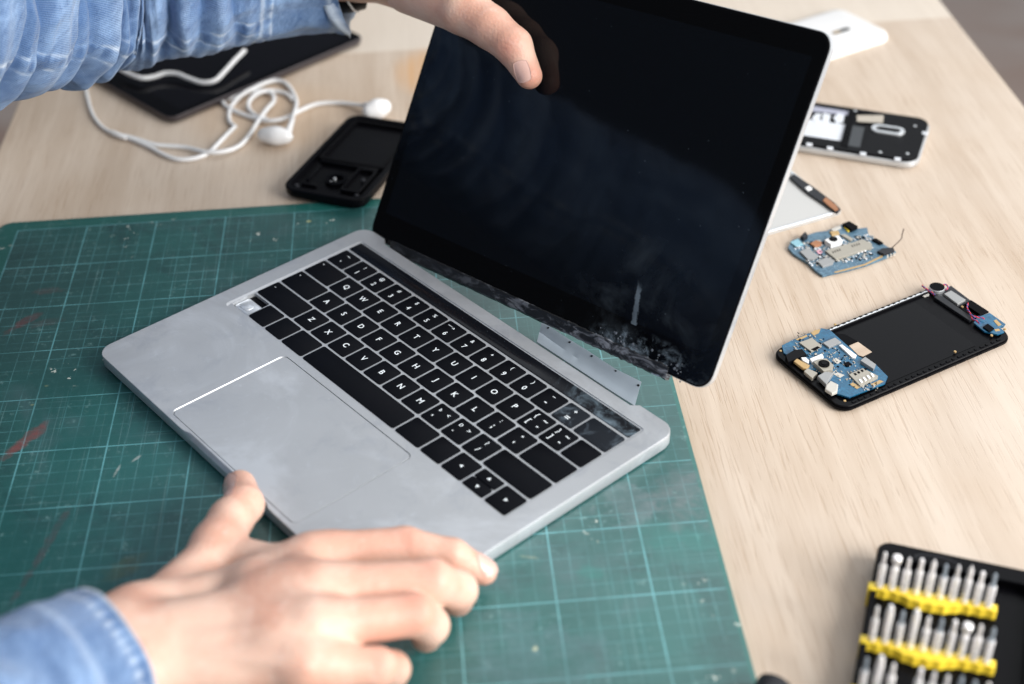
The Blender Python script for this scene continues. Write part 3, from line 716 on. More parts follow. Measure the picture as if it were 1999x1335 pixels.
for x, y in ((1620, 600), (1670, 588), (1715, 574)): pc('edge_pin', ((x, y - 12), (x + 22, y - 18), (x + 30, y + 12), (x + 8, y + 18)), 1.0, 2.4, CREAM, .2)
pc('gold_edge', ((830, 850), (1060, 790), (1290, 730), (1530, 610), (1560, 600), (1560, 625), (1300, 745), (1050, 812), (850, 860)), 2.15, 2.5, GOLD, 0)
pc('black_plug', ((960, 120), (1060, 85), (1190, 160), (1090, 210)), 2.2, 5.0, BLACKM, .3)
pc('yellow_flex', ((960, 150), (985, 140), (1080, 225), (1040, 245)), 2.2, 3.0, YEL, .1)
pc('yellow_flex', ((760, 240), (900, 230), (920, 280), (800, 300)), 2.2, 3.2, GOLD, .3)
pc('white_strip', ((780, 210), (920, 150), (940, 185), (820, 235)), 2.2, 3.2, CREAM, .1)
pc('shield_strip', ((930, 290), (1000, 280), (1120, 350), (1080, 380)), 2.2, 3.6, SHIELD, .2)
pc('dark_corner', ((330, 310), (400, 240), (440, 300), (380, 340)), 2.2, 5.2, DGREY, .3)
pc('pale_corner', ((170, 400), (290, 350), (370, 430), (260, 470)), 2.2, 3.2, plain('solder_mask_pale', (.22, .42, .50), .4), .3)
pc('pink_pad', ((560, 530), (620, 510), (660, 550), (600, 580)), 2.2, 2.8, plain('pink_tape', (.65, .35, .42), .5), .1)
mb = MB()
for i in range(420):
    u_, v_ = rng.random(), rng.random(); cx_ = 220 + u_ * 1200; cy_ = 420 - u_ * 150 + v_ * 380
    if cy_ > 840 - abs(cx_ - 700) * .25 or cx_ + cy_ * .0 < 200 + (cy_ - 450) * .9: continue
    q_ = pb.px(1520 + cx_ * K5, 420 + cy_ * K5, 2.4); a, b = .3 + rng.random() * .7, .25 + rng.random() * .5
    mb.box(q_[0] - a, q_[1] - b, 2.18, q_[0] + a, q_[1] + b, 2.5 + rng.random() * .5, 0, int(rng.random() * 4))
pb.part('chip_resistors', mb, [CREAM, SHIELDG, BLACKM, LABEL])
P = [pb.loc(at(1520 + x * K5, 420 + y * K5, z)) for x, y, z in ((1690, 500, 3.5), (1740, 455, 5), (1840, 355, 7), (1855, 280, 9), (1880, 205, 11))]
mb = MB(); mb.tube(spline(P, 4), .42, 8); pb.part('antenna_wire', mb, plain('wire_bronze', (.14, .11, .09), .4, .6))

# ------------------------------------------------------------------ bare display panel
lc = T('display_panel', 'bare white backed phone display panel lying face down behind the laptop screen', 'display panel', at(1645, 418, 0), 73.5)
mb = MB(); mb.prism(rr(-135, 1, -2, 66, 1.5), .3, 2.6, .3); lc.part('panel_sheet', mb, LCDW)
mb = MB(); mb.walls(rr(-136.5, 0, -1, 67.5, 2), rr(-134.5, 2, -3.5, 65.5, 1.5), .2, 3.3, 0, .2); lc.part('rim', mb, SILVER, smooth=True)
def lcp(name, pts, z0, z1, m, ch=.2): mb = MB(); mb.prism(lc.poly(pts, z1), z0, z1, ch); return lc.part(name, mb, m)
lcp('dark_flex', ((1541, 345), (1550, 339), (1590, 366), (1630, 396), (1641, 408), (1634, 416), (1612, 400), (1575, 375)), 3.3, 4.6, DGREY)
lcp('copper_flex', ((1606, 391), (1612, 384), (1632, 400), (1637, 408), (1630, 411), (1618, 402)), 4.6, 5.2, COPPER)
lcp('chip', ((1571, 366), (1580, 362), (1586, 368), (1577, 372)), 4.6, 5.2, WHITE)

# ------------------------------------------------------------------ silver phone, white cover
sp = T('opened_phone', 'silver rimmed phone with its back off, white label in the battery bay', 'phone', at(1785, 325, 4) * [1, 1, 0], 27.5)
o_ = rr(-134, -1, 2.5, 73.5, 12, 8)
mb = MB(); mb.rings([[(x, y, z) for x, y in inset(o_, d)] for d, z in ((4, .1), (1.2, .8), (0, 3), (.4, 5.6), (1.4, 6.4))], True, True); sp.part('silver_rim', mb, SILVER, smooth=True)
i_ = inset(o_, 1.8); bay = rr(-128, 14, -41, 66, 2, 8)
mb = MB(); mb.walls(i_, bay, 6.3, 8.2, 0, .5); mb.prism(inset(o_, 2.5), 6.3, 6.9); sp.part('inner_frame', mb, BLACK, smooth=True)
def spp(name, pts, z0, z1, m, ch=.15): mb = MB(); mb.prism(sp.poly(pts, z1), z0, z1, ch); return sp.part(name, mb, m)
K1 = 599 / 1999
def z1(*pts): return zr(pts, 1400, 0, K1)
spp('label', z1((480, 760), (860, 815), (800, 925), (480, 880)), 6.9, 7.3, LABEL, 0)
spp('grey_label', z1((600, 680), (870, 710), (850, 750), (600, 720)), 6.9, 7.4, plain('label_lilac', (.36, .37, .46), .5), 0)
for x in (650, 700, 790): spp('contact_ring', z1((x - 34, 765), (x, 735), (x + 40, 748), (x + 30, 795), (x - 14, 800)), 6.9, 7.5, LABEL, .1)
spp('battery_rib', z1((860, 720), (905, 725), (850, 960), (800, 945)), 8.2, 8.6, BLACKM, .1)
spp('shield_plate', z1((870, 815), (960, 830), (930, 960), (835, 945)), 8.2, 8.45, plain('sooty_shield', (.05, .055, .06), .4, .4), .1)
for x, y in ((1062, 990), (845, 885), (1290, 820), (1240, 1000), (900, 720)): mb = MB(); q_ = sp.px(1400 + x * K1, y * K1, 8.4); mb.cyl(q_[0], q_[1], 8.1, 8.6, 1.3, 12, .2); sp.part('screw', mb, SILVER)
spp('beige_patch', z1((910, 750), (1085, 750), (1080, 800), (910, 790)), 8.2, 8.5, plain('patch_beige', (.42, .38, .32), .5), .05)
q_ = sp.px(1400 + 1112 * K1, 848 * K1, 8.6); ca = [(q_[0] + x, q_[1] + y) for x, y in rr(-13, -6.5, 13, 6.5, 6.2, 6)]; cb = [(q_[0] + x, q_[1] + y) for x, y in rr(-9.5, -3.6, 9.5, 3.6, 3.4, 6)]
mb = MB(); mb.walls(ca, cb, 8.0, 9.6, 0, .4); sp.part('camera_ring', mb, SILVER, smooth=True)
mb = MB(); mb.prism(cb, 8.1, 8.5); sp.part('camera_window', mb, BLACKG)
for x, y in ((600, 938), (735, 962), (950, 998), (1175, 1032), (1355, 865)): spp('clip', z1((x - 20, y - 10), (x + 20, y - 6), (x + 20, y + 10), (x - 18, y + 6)), 7.8, 8.7, LABEL, .2)
wc = T('phone_cover', 'glossy white phone back cover with camera slot near the table edge', 'phone cover', at(1738, 75, 2) * [1, 1, 0], 80)
mb = MB(); o_ = rr(-140, 0, 4, 71, 13, 8); mb.rings([[(x, y, z) for x, y in inset(o_, d)] for d, z in ((0, .1), (.2, 2.2), (1.3, 4.6), (3.4, 6.2), (8, 7.0))], True, True); cov = wc.part('shell', mb, WHITE, smooth=True, sharp=60)
q_ = wc.px(1643, 60, 7.0); mb = MB(); mb.prism([(q_[0] + x, q_[1] + y) for x, y in rr(-11, -2.6, 9, 2.6, 2.4, 4)], 6.9, 7.25); wc.part('camera_slot', mb, BLACKM)
mb = MB(); mb.prism([(q_[0] - 6 + x, q_[1] + y) for x, y in rr(-4, -1.6, 4, 1.6, 1.4, 4)], 7.2, 7.35); wc.part('flash_window', mb, GOLD)

# ------------------------------------------------------------------ black phone back, tablet
bp = T('phone_housing', 'empty black phone housing with camera opening resting over the far edge of the green mat', 'phone housing', at(553, 386, 3) * [1, 1, 0] + [0, 0, 3.1], 28.5)
w2_ = bp.px(704, 412, 3)[0] + 3; l2_ = bp.px(690, 230, 10)[1] + 3
o_ = rr(-1, -1, w2_, l2_, 11, 7)
mb = MB(); mb.rings([[(x, y, z) for x, y in inset(o_, d)] for d, z in ((5, .1), (1.6, 1.2), (0, 3.6), (0, 5.0))], True, True)
mb.walls(o_, rr(3.4, 3.4, w2_ - 4.4, l2_ - 4.4, 7, 7), 5.0, 9.2, 0, .8); bps = bp.part('shell', mb, BLACK, smooth=True)
mb = MB(); mb.walls(rr(4.5, 50, w2_ - 5.5, l2_ - 6, 3, 5), rr(7.5, 53, w2_ - 8.5, l2_ - 9, 2, 5), 5, 8.2, 0, .5); bp.part('battery_bay', mb, BLACKM, smooth=True)
mb = MB(); mb.ring(w2_ / 2 - 1, 26, 5, 7.8, 5.5, 8.5); mb.cyl(w2_ / 2 - 3, 27, 5, 7.4, 1.3, 14, .4, 1); mb.cyl(w2_ / 2 - 4, 22.5, 5, 7.0, .8, 12, .3, 1); bp.part('camera_ring', mb, [BLACKG, SILVER], smooth=True)
mb = MB(); mb.walls(rr(w2_ / 2 + 8, 12, w2_ - 9, 46, 2, 4), rr(w2_ / 2 + 10, 14, w2_ - 11, 44, 1.5, 4), 5, 8.0, 0, .3); mb.box(10, 12, 5, 22, 14, 7.6, .3); mb.box(9, 46, 5, w2_ - 9, 48, 8.4, .4); mb.box(10, 20, 5, 12, 42, 7, .3); bp.part('inner_ribs', mb, BLACK, smooth=True)
for x, y in ((8, 8), (w2_ - 9, 8), (w2_ - 14, 30)): mb = MB(); mb.cyl(x, y, 5, 8.6, 1.8, 14, .4); bp.part('screw_post', mb, DGREY, smooth=True)
td = T('tablet', 'black tablet lying under the earphone cable and denim sleeve', 'tablet', at(337, 240, 3) * [1, 1, 0], 4)
o_ = rr(-142, -1, 0, 208, 9, 8)
mb = MB(); mb.rings([[(x, y, z) for x, y in inset(o_, d)] for d, z in ((5, .1), (1.2, 1.5), (0, 4.4), (.1, 6.4), (.7, 7.0))], True, True); td.part('case', mb, plain('space_grey', (.085, .075, .08), .36, .7), smooth=True, sharp=40)
mb = MB(); mb.prism(inset(o_, 1.0), 6.9, 7.3, .2); td.part('glass', mb, BLACKG, smooth=True, sharp=20)
mb = MB(); mb.prism(rr(-134, 14, -8, 193, 1), 7.3, 7.34); td.part('display', mb, plain('display_off', (.003, .003, .005), .08, nz=.05, bump=0, spec=.10))

# ------------------------------------------------------------------ earphones
ep = T('earphones', 'tangled white wired earphones beside the tablet', 'earphones', at(420, 240, 0))
def strand(name, pts, z=1.8, r=1.85, zz=None):
    P = [ep.loc(at(x, y, (zz[i] if zz else z))) for i, (x, y) in enumerate(pts)]
    mb = MB(); mb.tube(spline(P, 5), r, 10); return ep.part(name, mb, WHITEC, smooth=True, sharp=0)
strand('cable', [(178, 128), (172, 145), (168, 170), (172, 195), (182, 225), (200, 248), (226, 263)], r=1.6, z=2)
strand('cable', [(226, 262), (258, 272), (292, 287), (320, 302), (348, 311), (380, 309), (408, 298), (432, 274), (459, 247)], z=2)
strand('cable', [(226, 262), (262, 270), (300, 282), (330, 285), (365, 288), (405, 297), (440, 295), (468, 284), (488, 262), (503, 238), (520, 214), (533, 200), (535, 188)], zz=[2, 2, 2, 2, 2.4, 4, 4, 3, 3, 3, 4.5, 4.5, 3.5])
strand('cable', [(459, 247), (449, 238), (447, 222), (454, 204), (474, 184), (500, 170), (530, 158), (553, 160), (568, 174), (578, 195), (577, 212), (570, 232), (563, 252)], zz=[2, 2, 2, 2, 4.2, 4.2, 3, 2.5, 2.5, 2.5, 4, 6, 8])
strand('cable', [(535, 188), (520, 178), (488, 180), (458, 190), (437, 196), (440, 206), (466, 220), (500, 232), (530, 236), (560, 230), (590, 214), (620, 203), (660, 201), (700, 205), (722, 207)], zz=[3.5, 2.2, 2.2, 2.2, 2, 2, 2, 2, 4, 2.4, 2, 2, 2, 4, 6])
strand('cable', [(572, 196), (560, 184), (535, 178), (508, 180), (488, 195), (486, 212), (500, 226), (520, 232)], zz=[2, 2, 2, 4.6, 4.6, 2, 2, 2])
strand('cable', [(232, 132), (248, 142), (275, 152), (300, 150), (322, 143), (345, 144), (368, 153), (395, 161), (420, 157), (440, 138), (458, 118), (478, 98)], zz=[16, 14, 13, 12, 13, 13, 12, 11, 12, 14, 16, 18], r=2.0)
mb = MB(); a_, b_ = ep.loc(at(212, 256, 2.5)), ep.loc(at(246, 270, 2.5)); mb.tube([a_ + (b_ - a_) * t for t in (0, .15, .35, .65, .85, 1)], 1, 12, rr_=[1.5, 2.0, 2.5, 2.5, 2.0, 1.3]); ep.part('splitter', mb, WHITE, smooth=True)
def bud(p, q_, s0, name='earbud'):
    P0, P1 = ep.loc(at(*p)), ep.loc(at(*q_)); d = P1 - P0; ts = np.linspace(0, 1, 13)
    R_ = [s0 * (max(.01, 1 - abs((t - .5) / .5) ** 3.2)) ** .5 * (1 - .10 * math.sin(t * 9)) for t in ts]
    mb = MB(); mb.tube([P0 + d * t for t in ts], 1, 18, rr_=R_); return ep.part(name, mb, WHITE, smooth=True, sharp=0)
b1 = bud((502, 262, 8), (572, 268, 8), 7.2)
mb = MB(); mb.tube([ep.loc(at(572, 232, 9)), ep.loc(at(563, 256, 9)), ep.loc(at(560, 268, 8))], 1, 12, rr_=[1.8, 3.0, 3.4]); ep.part('stem', mb, WHITE, b1, smooth=True)
b2_ = bud((708, 222, 9), (763, 204, 10), 7.8)
mb = MB(); mb.tube([ep.loc(at(712, 203, 7)), ep.loc(at(732, 206, 8)), ep.loc(at(742, 214, 8))], 1, 12, rr_=[1.6, 3.0, 3.4]); ep.part('stem', mb, WHITE, b2_, smooth=True)

# ------------------------------------------------------------------ bit case and its bits
bc = T('bit_case', 'open black screwdriver bit case with yellow bit holders on the oak near the table edge', 'bit case', at(1720, 1055, 13) * [1, 1, 0], 30)
CW, CD = 108.0, 150.0
o_ = rr(-1, -CD, CW, 0, 7, 6); i_ = rr(2.5, -CD + 3, 76, -11, 5, 6)
mb = MB(); mb.rings([[(x, y, z) for x, y in inset(o_, d)] for d, z in ((3, .1), (1, 1.2), (0, 4), (0, 9))], True, True)
mb.walls(rr(-1, -CD, 80, 0, 7, 6), i_, 9, 14, 0, 1.2)
mb.walls(rr(80.4, -CD, CW, 0, 5, 6), rr(84, -CD + 4, CW - 3, -5, 4, 6), 9, 17, 0, 1.0)
bc.part('tray', mb, BLACK, smooth=True)
for z, r0, y_ in ((10.5, 8.5, -7), (9.5, 6.0, -8)):
    L = [(29 + r0 * 1.35 * math.cos(t), y_ - 2 + r0 * .55 * math.sin(t), z + 3) for t in np.linspace(.2, math.pi - .2, 12)]; mb = MB(); mb.tube(L, .9, 8); bc.part('moulded_rib', mb, DGREY, smooth=True)
mb = MB(); mb.tube([(79.5, -6, 14), (79.5, -CD + 8, 14)], 2.6, 12); bc.part('hinge_rod', mb, DGREY, smooth=True)
rowdef = [((1713, 1140), (1890, 1195), 9.2, 10, 'back'), ((1700, 1235), (1895, 1300), 9, 10, 'middle'), ((1690, 1345), (1890, 1395), 9, 10, 'front')]
ordn = ['first', 'second', 'third', 'fourth', 'fifth', 'sixth', 'seventh', 'eighth', 'ninth', 'tenth']
K10 = 359 / 1625
def c10(x, y): return (1640 + x * K10, 1040 + y * K10)
ZH = 16.0
bases = [[c10(350 + i * 106.5, 455 + i * 19.5) for i in range(10)], [c10(283 + i * 112, 925 + i * 22) for i in range(10)], [c10(190 + i * 117, 1375 + i * 26) for i in range(10)]]
styles = [['t', 'w', 't', 'h', 'p', 'd', 't', 'p', 'h', 'x'], ['t', 'L', 'd', 'L', 't', 'd', 'h', 'w', 't', 'd'], ['d', 'L', 't', None, 'h', 't', 't', 'd', 'd', 't']]
rn = ['back', 'middle', 'front']
for r in range(3):
    B = [bc.px(x, y, ZH) for x, y in bases[r]]
    d = (B[-1] - B[0])[:2]; d /= np.linalg.norm(d); n_ = np.array([-d[1], d[0]])
    # yellow holder: lobed front, bulging in the middle
    A0 = B[0][:2] - d * 5.6; A1 = B[-1][:2] + d * 4.5; Lh = np.linalg.norm(A1 - A0); fr, bk = [], []
    for k in range(81):
        t = k / 80; p = A0 + (A1 - A0) * t; s_ = (t * Lh - 5.5) / (np.linalg.norm(B[-1] - B[0]) / 9)
        lobe = .75 * abs(math.cos(math.pi * s_))
        bul = 3.4 * math.exp(-((t - .48) / .20) ** 4)
        fr.append(tuple(p - n_ * (2.4 + bul + (.9 - lobe)))); bk.append(tuple(p + n_ * 1.9))
    mb = MB(); mb.prism(fr + bk[::-1], 1.5, ZH - 1.0, .6); hold = bc.part('bit_holder', mb, YEL, smooth=True, sharp=35)
    mb = MB()
    for i, b in enumerate(B):
        mb.ring(b[0], b[1], ZH - 1.7, ZH - .8, 2.1, 2.5, 18)
    bc.part('socket_rims', mb, YEL, hold, smooth=True)
    for i, b in enumerate(B):
        st = styles[r][i]
        if st is None: continue
        L = {'t': 'slender tip', 'w': 'wide flared tip', 'h': 'hex tip', 'p': 'pointed tip', 'd': 'thin dark tip', 'L': 'long thick shank', 'x': 'slim darker steel tip'}[st]
        org = bc.R @ np.array([b[0], b[1], 8.5]) + bc.org
        bt = T('screwdriver_bit', f'steel bit with {L}, {ordn[i]} from the left in the {rn[r]} yellow holder', 'screwdriver bit', org, 30 + rng.random() * 30, group='steel bits standing in the yellow holders')
        z_ = {'L': 26}.get(st, 20.5) + rng.random() * 1.5
        mb = MB(); mb.prism([(2.05 * math.cos(k * 1.0472), 2.05 * math.sin(k * 1.0472)) for k in range(6)], 0, z_, .8); bt.part('shank', mb, CHROME, smooth=True, sharp=25)
        mb = MB(); t0 = z_ - .5
        if st == 'w': Lr = [(1.2, 0), (1.2, 3), (2.4, 4.5), (2.4, 7.5), (1.6, 8.2)]
        elif st == 'h': Lr = [(1.5, 0), (1.1, 1.5), (1.1, 8), (.8, 8.6)]
        elif st == 'p': Lr = [(1.6, 0), (1.2, 1), (1.3, 7), (.3, 10)]
        elif st == 'L': Lr = [(1.9, 0), (1.8, 1), (1.6, 4), (.8, 6)]
        else: Lr = [(1.5, 0), (.95, 1.6), (.95, 7.5), (.5, 9)]
        mb.rings([[(q * math.cos(k * .7854), q * math.sin(k * .7854), t0 + zz) for k in range(8)] for q, zz in Lr]); bt.part('tip', mb, STEEL if st in 'dx' else CHROME, smooth=True, sharp=40)

mb = MB(); mb.prism(rr(86, -46, CW - 5, -10, 3, 4), 9, 12.5, .8); mb.prism(rr(86, -100, CW - 5, -52, 3, 4), 9, 13.5, .8); bc.part('moulded_block', mb, BLACK, smooth=True)
for y in (-30, -62, -95): mb = MB(); mb.cyl(84.5, y, 9, 15.5, 2.0, 16, .8); bc.part('hinge_pin', mb, SILVER, smooth=True)
# dark object at the lower edge
dk = T('screwdriver', 'dark grey plastic tool handle end at the corner of the mat', 'screwdriver', at(1518, 1336, 8) * [1, 1, 0], 18)
mb = MB(); L = []
for t, r_ in ((0, .5), (.6, 6), (2, 8.0), (12, 8.6), (40, 7.6), (70, 8.8), (90, 6)):
    L.append([(r_ * math.cos(k * math.pi / 12) * 1.15, -t, 8.6 + r_ * math.sin(k * math.pi / 12)) for k in range(24)])
mb.rings(L); dk.part('grip', mb, DGREY, smooth=True)
mb = MB(); mb.ring(0, 0, 0, 0.1, 1, 2)
mb = MB(); mb.tube([(0, -89, 8.6), (0, -150, 8.6)], 2.2, 12); dk.part('shaft', mb, CHROME, smooth=True)
# ------------------------------------------------------------------ person: two hands and two denim sleeves
def smin(a, b, k):
    h = np.clip(.5 + .5 * (b - a) / k, 0, 1); return b + (a - b) * h - k * h * (1 - h)
def cap(p, a, b, ra, rb, flat=None):
    a = np.array(a, float); b = np.array(b, float); ab = b - a; t = np.clip(((p - a) @ ab) / (ab @ ab), 0, 1)
    d = p - (a + t[:, None] * ab)
    return np.sqrt((d * d).sum(1)) - (ra + (rb - ra) * t)
def ell(p, c, r):
    q = (p - np.array(c)) / r; k = np.sqrt((q * q).sum(1)); return (k - 1) * min(np.atleast_1d(r))
def chain(p, J, R, k=3.0):
    d = None
    for i in range(len(J) - 1):
        e = cap(p, J[i], J[i + 1], R[i], R[i + 1]); d = e if d is None else smin(d, e, k)
    return d
def surface_nets(f, lo, hi, h, it=3):
    n = [int(math.ceil((hi[i] - lo[i]) / h)) + 1 for i in range(3)]
    gx, gy, gz = [lo[i] + h * np.arange(n[i]) for i in range(3)]
    vol = np.empty(n, np.float32)
    for i in range(n[0]):
        Y, Z = np.meshgrid(gy, gz, indexing='ij'); P = np.stack([np.full(Y.size, gx[i]), Y.ravel(), Z.ravel()], 1)
        vol[i] = f(P).reshape(n[1], n[2])
    ins = vol < 0
    cnt = np.zeros([k - 1 for k in n], np.int8); acc = np.zeros([k - 1 for k in n] + [3], np.float32); c = np.zeros([k - 1 for k in n], np.float32)
    sl = lambda o: tuple(slice(o[i], n[i] - 1 + o[i]) for i in range(3))
    corners = [(i, j, k) for i in (0, 1) for j in (0, 1) for k in (0, 1)]
    for o in corners: cnt += ins[sl(o)]
    act = (cnt > 0) & (cnt < 8)
    for o in corners:
        for ax in range(3):
            if o[ax]: continue
            o2 = list(o); o2[ax] = 1; a, b = vol[sl(o)], vol[sl(tuple(o2))]; x = ((a < 0) != (b < 0)) & act
            t = np.where(x, a / np.where(a == b, 1, (a - b)), 0); pos = np.zeros(acc.shape, np.float32)
            for q in range(3): pos[..., q] = o[q]
            pos[..., ax] += t; acc += pos * x[..., None]; c += x
    idx = -np.ones(act.shape, int); idx[act] = np.arange(act.sum())
    ijk = np.argwhere(act); V = (ijk + acc[act] / c[act][:, None]) * h + np.array(lo)
    Fc = []
    for ax in range(3):
        b_, c_ = (ax + 1) % 3, (ax + 2) % 3
        a = ins; s1 = [slice(None)] * 3; s2 = [slice(None)] * 3; s1[ax] = slice(0, -1); s2[ax] = slice(1, None)
        e0, e1 = ins[tuple(s1)], ins[tuple(s2)]; E = np.argwhere(e0 != e1)
        m = (E[:, b_] > 0) & (E[:, c_] > 0) & (E[:, b_] < n[b_] - 1) & (E[:, c_] < n[c_] - 1); E = E[m]
        def g(db, dc): q = E.copy(); q[:, b_] -= db; q[:, c_] -= dc; return idx[q[:, 0], q[:, 1], q[:, 2]]
        Q = np.stack([g(0, 0), g(1, 0), g(1, 1), g(0, 1)], 1); fl_ = e0[tuple(E.T)]
        Q[~fl_] = Q[~fl_][:, ::-1]; Fc.append(Q)
    Fc = np.concatenate(Fc); Fc = Fc[(Fc >= 0).all(1)]
    # light Laplacian smoothing, then snap back to the surface
    ed = np.concatenate([Fc[:, [0, 1]], Fc[:, [1, 2]], Fc[:, [2, 3]], Fc[:, [3, 0]]])
    for _ in range(it):
        s = np.zeros_like(V); k = np.zeros(len(V)); np.add.at(s, ed[:, 0], V[ed[:, 1]]); np.add.at(s, ed[:, 1], V[ed[:, 0]]); np.add.at(k, ed[:, 0], 1); np.add.at(k, ed[:, 1], 1)
        V = V * .5 + .5 * s / np.maximum(k, 1)[:, None]
    return V, Fc
def grad(f, p, e=.4):
    g = np.stack([f(p + np.eye(3)[i] * e) - f(p - np.eye(3)[i] * e) for i in range(3)], 1); return g / (np.linalg.norm(g, axis=1)[:, None] + 1e-9)
class Hand:
    def __init__(s): s.fing = []; s.palm = []; s.grooves = []; s.bumps = []; s.blush = []
    def sdf0(s, p):
        d = None
        for a, b, ra, rb, k in s.palm:
            e = cap(p, a, b, ra, rb); d = e if d is None else smin(d, e, k)
        out = None
        for J, R, k in s.fing:
            q = smin(d, chain(p, J, R), k); out = q if out is None else smin(out, q, .7)
        return out
    def __call__(s, p):
        d = s.sdf0(p)
        for a, b, r, k in s.bumps: d = smin(d, cap(p, a, b, r, r), k)
        for c, ax, w_, A, rad in s.grooves:      # transverse skin folds over a joint
            q = p - c; t = q @ ax; r2 = (q * q).sum(1)
            d = d + A * np.exp(-(t / w_) ** 2) * np.exp(-r2 / rad ** 2)
        return d
    def knuckle(s, J, i, up, R):                 # three fold lines over a finger joint
        ax = J[i + 1] - J[i - 1]; ax = ax / np.linalg.norm(ax); c0 = J[i] + up * R
        for o in (-2.2, 0, 2.0): s.grooves.append((c0 + ax * o, ax, .75, .75, 7.0))
        s.blush.append((c0, 7.0))
TOC = lambda p: (CAM - p) / np.linalg.norm(CAM - p)
# ---- lower hand, resting on the front right corner of the base
def A(x, y, z): return at(x, y, z)
h1 = Hand()
WR = [A(262, 1218, 44), A(265, 1262, 50), A(275, 1305, 50)]
FO = [A(60, 1350, 66), A(80, 1385, 62)]
IX = [A(612, 1084, 37), A(790, 1065, 33), A(884, 1084, 29), A(944, 1116, 17)]
MD = [A(628, 1150, 50), A(842, 1132, 45), A(893, 1152, 30), A(893, 1172, 16)]
RG = [A(618, 1222, 55), A(808, 1199, 46), A(838, 1221, 27), A(832, 1242, 14)]
LT = [A(600, 1300, 52), A(735, 1303, 41), A(764, 1306, 23), A(758, 1330, 13)]
TH = [A(425, 1062, 34), A(450, 1015, 31), A(476, 985, 29.5), A(469, 948, 24)]
h1.palm = [(WR[0], A(640, 1088, 35), 13.5, 10.0, 1), (WR[1], A(655, 1152, 47), 17, 11.5, 8), (WR[1], A(640, 1218, 51), 17, 11.5, 8), (WR[2], A(620, 1292, 48), 16, 11.5, 8), (A(500, 1145, 46), A(530, 1270, 50), 13.5, 13.5, 10), (A(560, 1152, 49), A(560, 1275, 51), 12.5, 12.5, 9), (A(592, 1108, 39.5), A(600, 1160, 47.5), 11.5, 12, 9), (A(600, 1160, 47.5), A(590, 1225, 50), 12, 12, 9), (A(590, 1225, 50), A(575, 1290, 47), 12, 11.5, 9),
           (A(300, 1200, 38), A(430, 1075, 32), 14, 12, 9), (A(330, 1290, 30), A(500, 1320, 28), 12, 10, 9), (FO[0], WR[0], 26, 17, 12), (FO[1], WR[2], 26, 17, 12), (A(430, 1075, 33), A(560, 1105, 38), 9, 9, 8)]
h1.fing = [(IX, [11.6, 9.8, 8.6, 7.2], 10), (MD, [12.2, 10.5, 9.8, 8.2], 8), (RG, [12.0, 10.2, 9.6, 8.0], 8), (LT, [11.2, 9.3, 8.8, 7.6], 10), (TH, [13.0, 11.6, 10.6, 8.8], 9)]
up = np.array([0, 0, 1.0])
for J in (IX, MD, RG, LT):
    v = TOC(J[1]) * .6 + up * .4; v /= np.linalg.norm(v); h1.knuckle(J, 1, v, 8.5)
    h1.blush.append((J[1] + v * 8, 8.0)); h1.blush.append((J[3], 9.0))
for J, r in ((IX, 2.2), (MD, 2.4), (RG, 2.0), (LT, 1.6)):       # tendons on the back of the hand
    b = J[0] + TOC(J[0]) * 9.8; a = WR[1] + (J[0] - WR[1]) * .25 + TOC(WR[1]) * 13.5; h1.bumps.append((a, b, r, 4.5))

for o in (0, 1): h1.grooves.append((A(455 + o * 14, 985 - o * 10, 40), (TH[3] - TH[1]) / np.linalg.norm(TH[3] - TH[1]), .6, .5, 6.0))
# ---- upper hand, gripping the screen
h2 = Hand(); LN = LID_R[:, 2]; LXv = LID_R[:, 0]; LYv = LID_R[:, 1]
def B_(x, y, h): return atlid(x, y, h)
def Lc(x, y, z): return LID_R @ np.array([x, y, z], float) + LID_O
T2 = [B_(800, -26, 24), B_(905, 19, 21), B_(957, 53, 17), B_(1002, 90, 13.6), B_(1033, 148, 9.0)]
wr2 = [B_(735, -70, 6), B_(735, -96, -6)]
kn = [Lc(-12, 204, 2), Lc(-16, 190, -6), Lc(-14, 176, -13), Lc(-9, 164, -18)]
def fn(i, y0, L): a = kn[i]; return [a, Lc(8, y0, -21 - i), Lc(8 + L * .42, y0 + 3, -15), Lc(8 + L * .8, y0 + 5, -12.5)]
F2 = [fn(0, 208, 46), fn(1, 192, 52), fn(2, 174, 48), fn(3, 160, 38)]
wA = B_(700, -70, 4)
h2.palm = [(wA, B_(800, -40, 17), 20, 15.5, 1), (wA, kn[0] + (wA - kn[0]) * .15, 20, 12, 9), (wA, kn[1] + (wA - kn[1]) * .15, 20, 12, 9), (wA, kn[2] + (wA - kn[2]) * .15, 19, 11.5, 9), (wA, kn[3] + (wA - kn[3]) * .2, 18, 11, 9),
           (B_(800, -40, 17), B_(880, -30, 14), 14, 10, 9)]
h2.fing = [(T2, [18.5, 16.3, 13.9, 12.3, 8.7], 9)] + [(J, [10, 9, 8, 7], 6) for J in F2]
v = TOC(T2[3])
ax1 = (T2[4] - T2[2]) / np.linalg.norm(T2[4] - T2[2]); sd1 = np.cross(v, ax1); sd1 = sd1 * (1 if sd1 @ (atlid(960, 120, 12) - T2[3]) > 0 else -1)
for o in (-4.4, -2.2, 0, 2.4, 4.6): h2.grooves.append((T2[3] + v * 10 + sd1 * 3.5 + ax1 * (o - 1), ax1 * .95 + sd1 * .07 * o, .75, .95, 6.5))
h2.blush += [(T2[3] + v * 10 + sd1 * 5, 9), (T2[4] + v * 6, 7)]
foreE = at(480, -45, 156)
h2.palm.append((foreE, wA, 27, 23, 12))
person = T('person', 'person in a faded blue denim shirt holding the screen up and the base down', 'person', A(60, 1360, 0) * [1, 1, 0])
def hand_mesh(h, lo, hi, step):
    V, Fc = surface_nets(h, lo, hi, step); bl = np.zeros(len(V))
    for c, r in h.blush: bl = np.maximum(bl, np.exp(-((V - c) ** 2).sum(1) / r ** 2))
    return V, Fc, bl
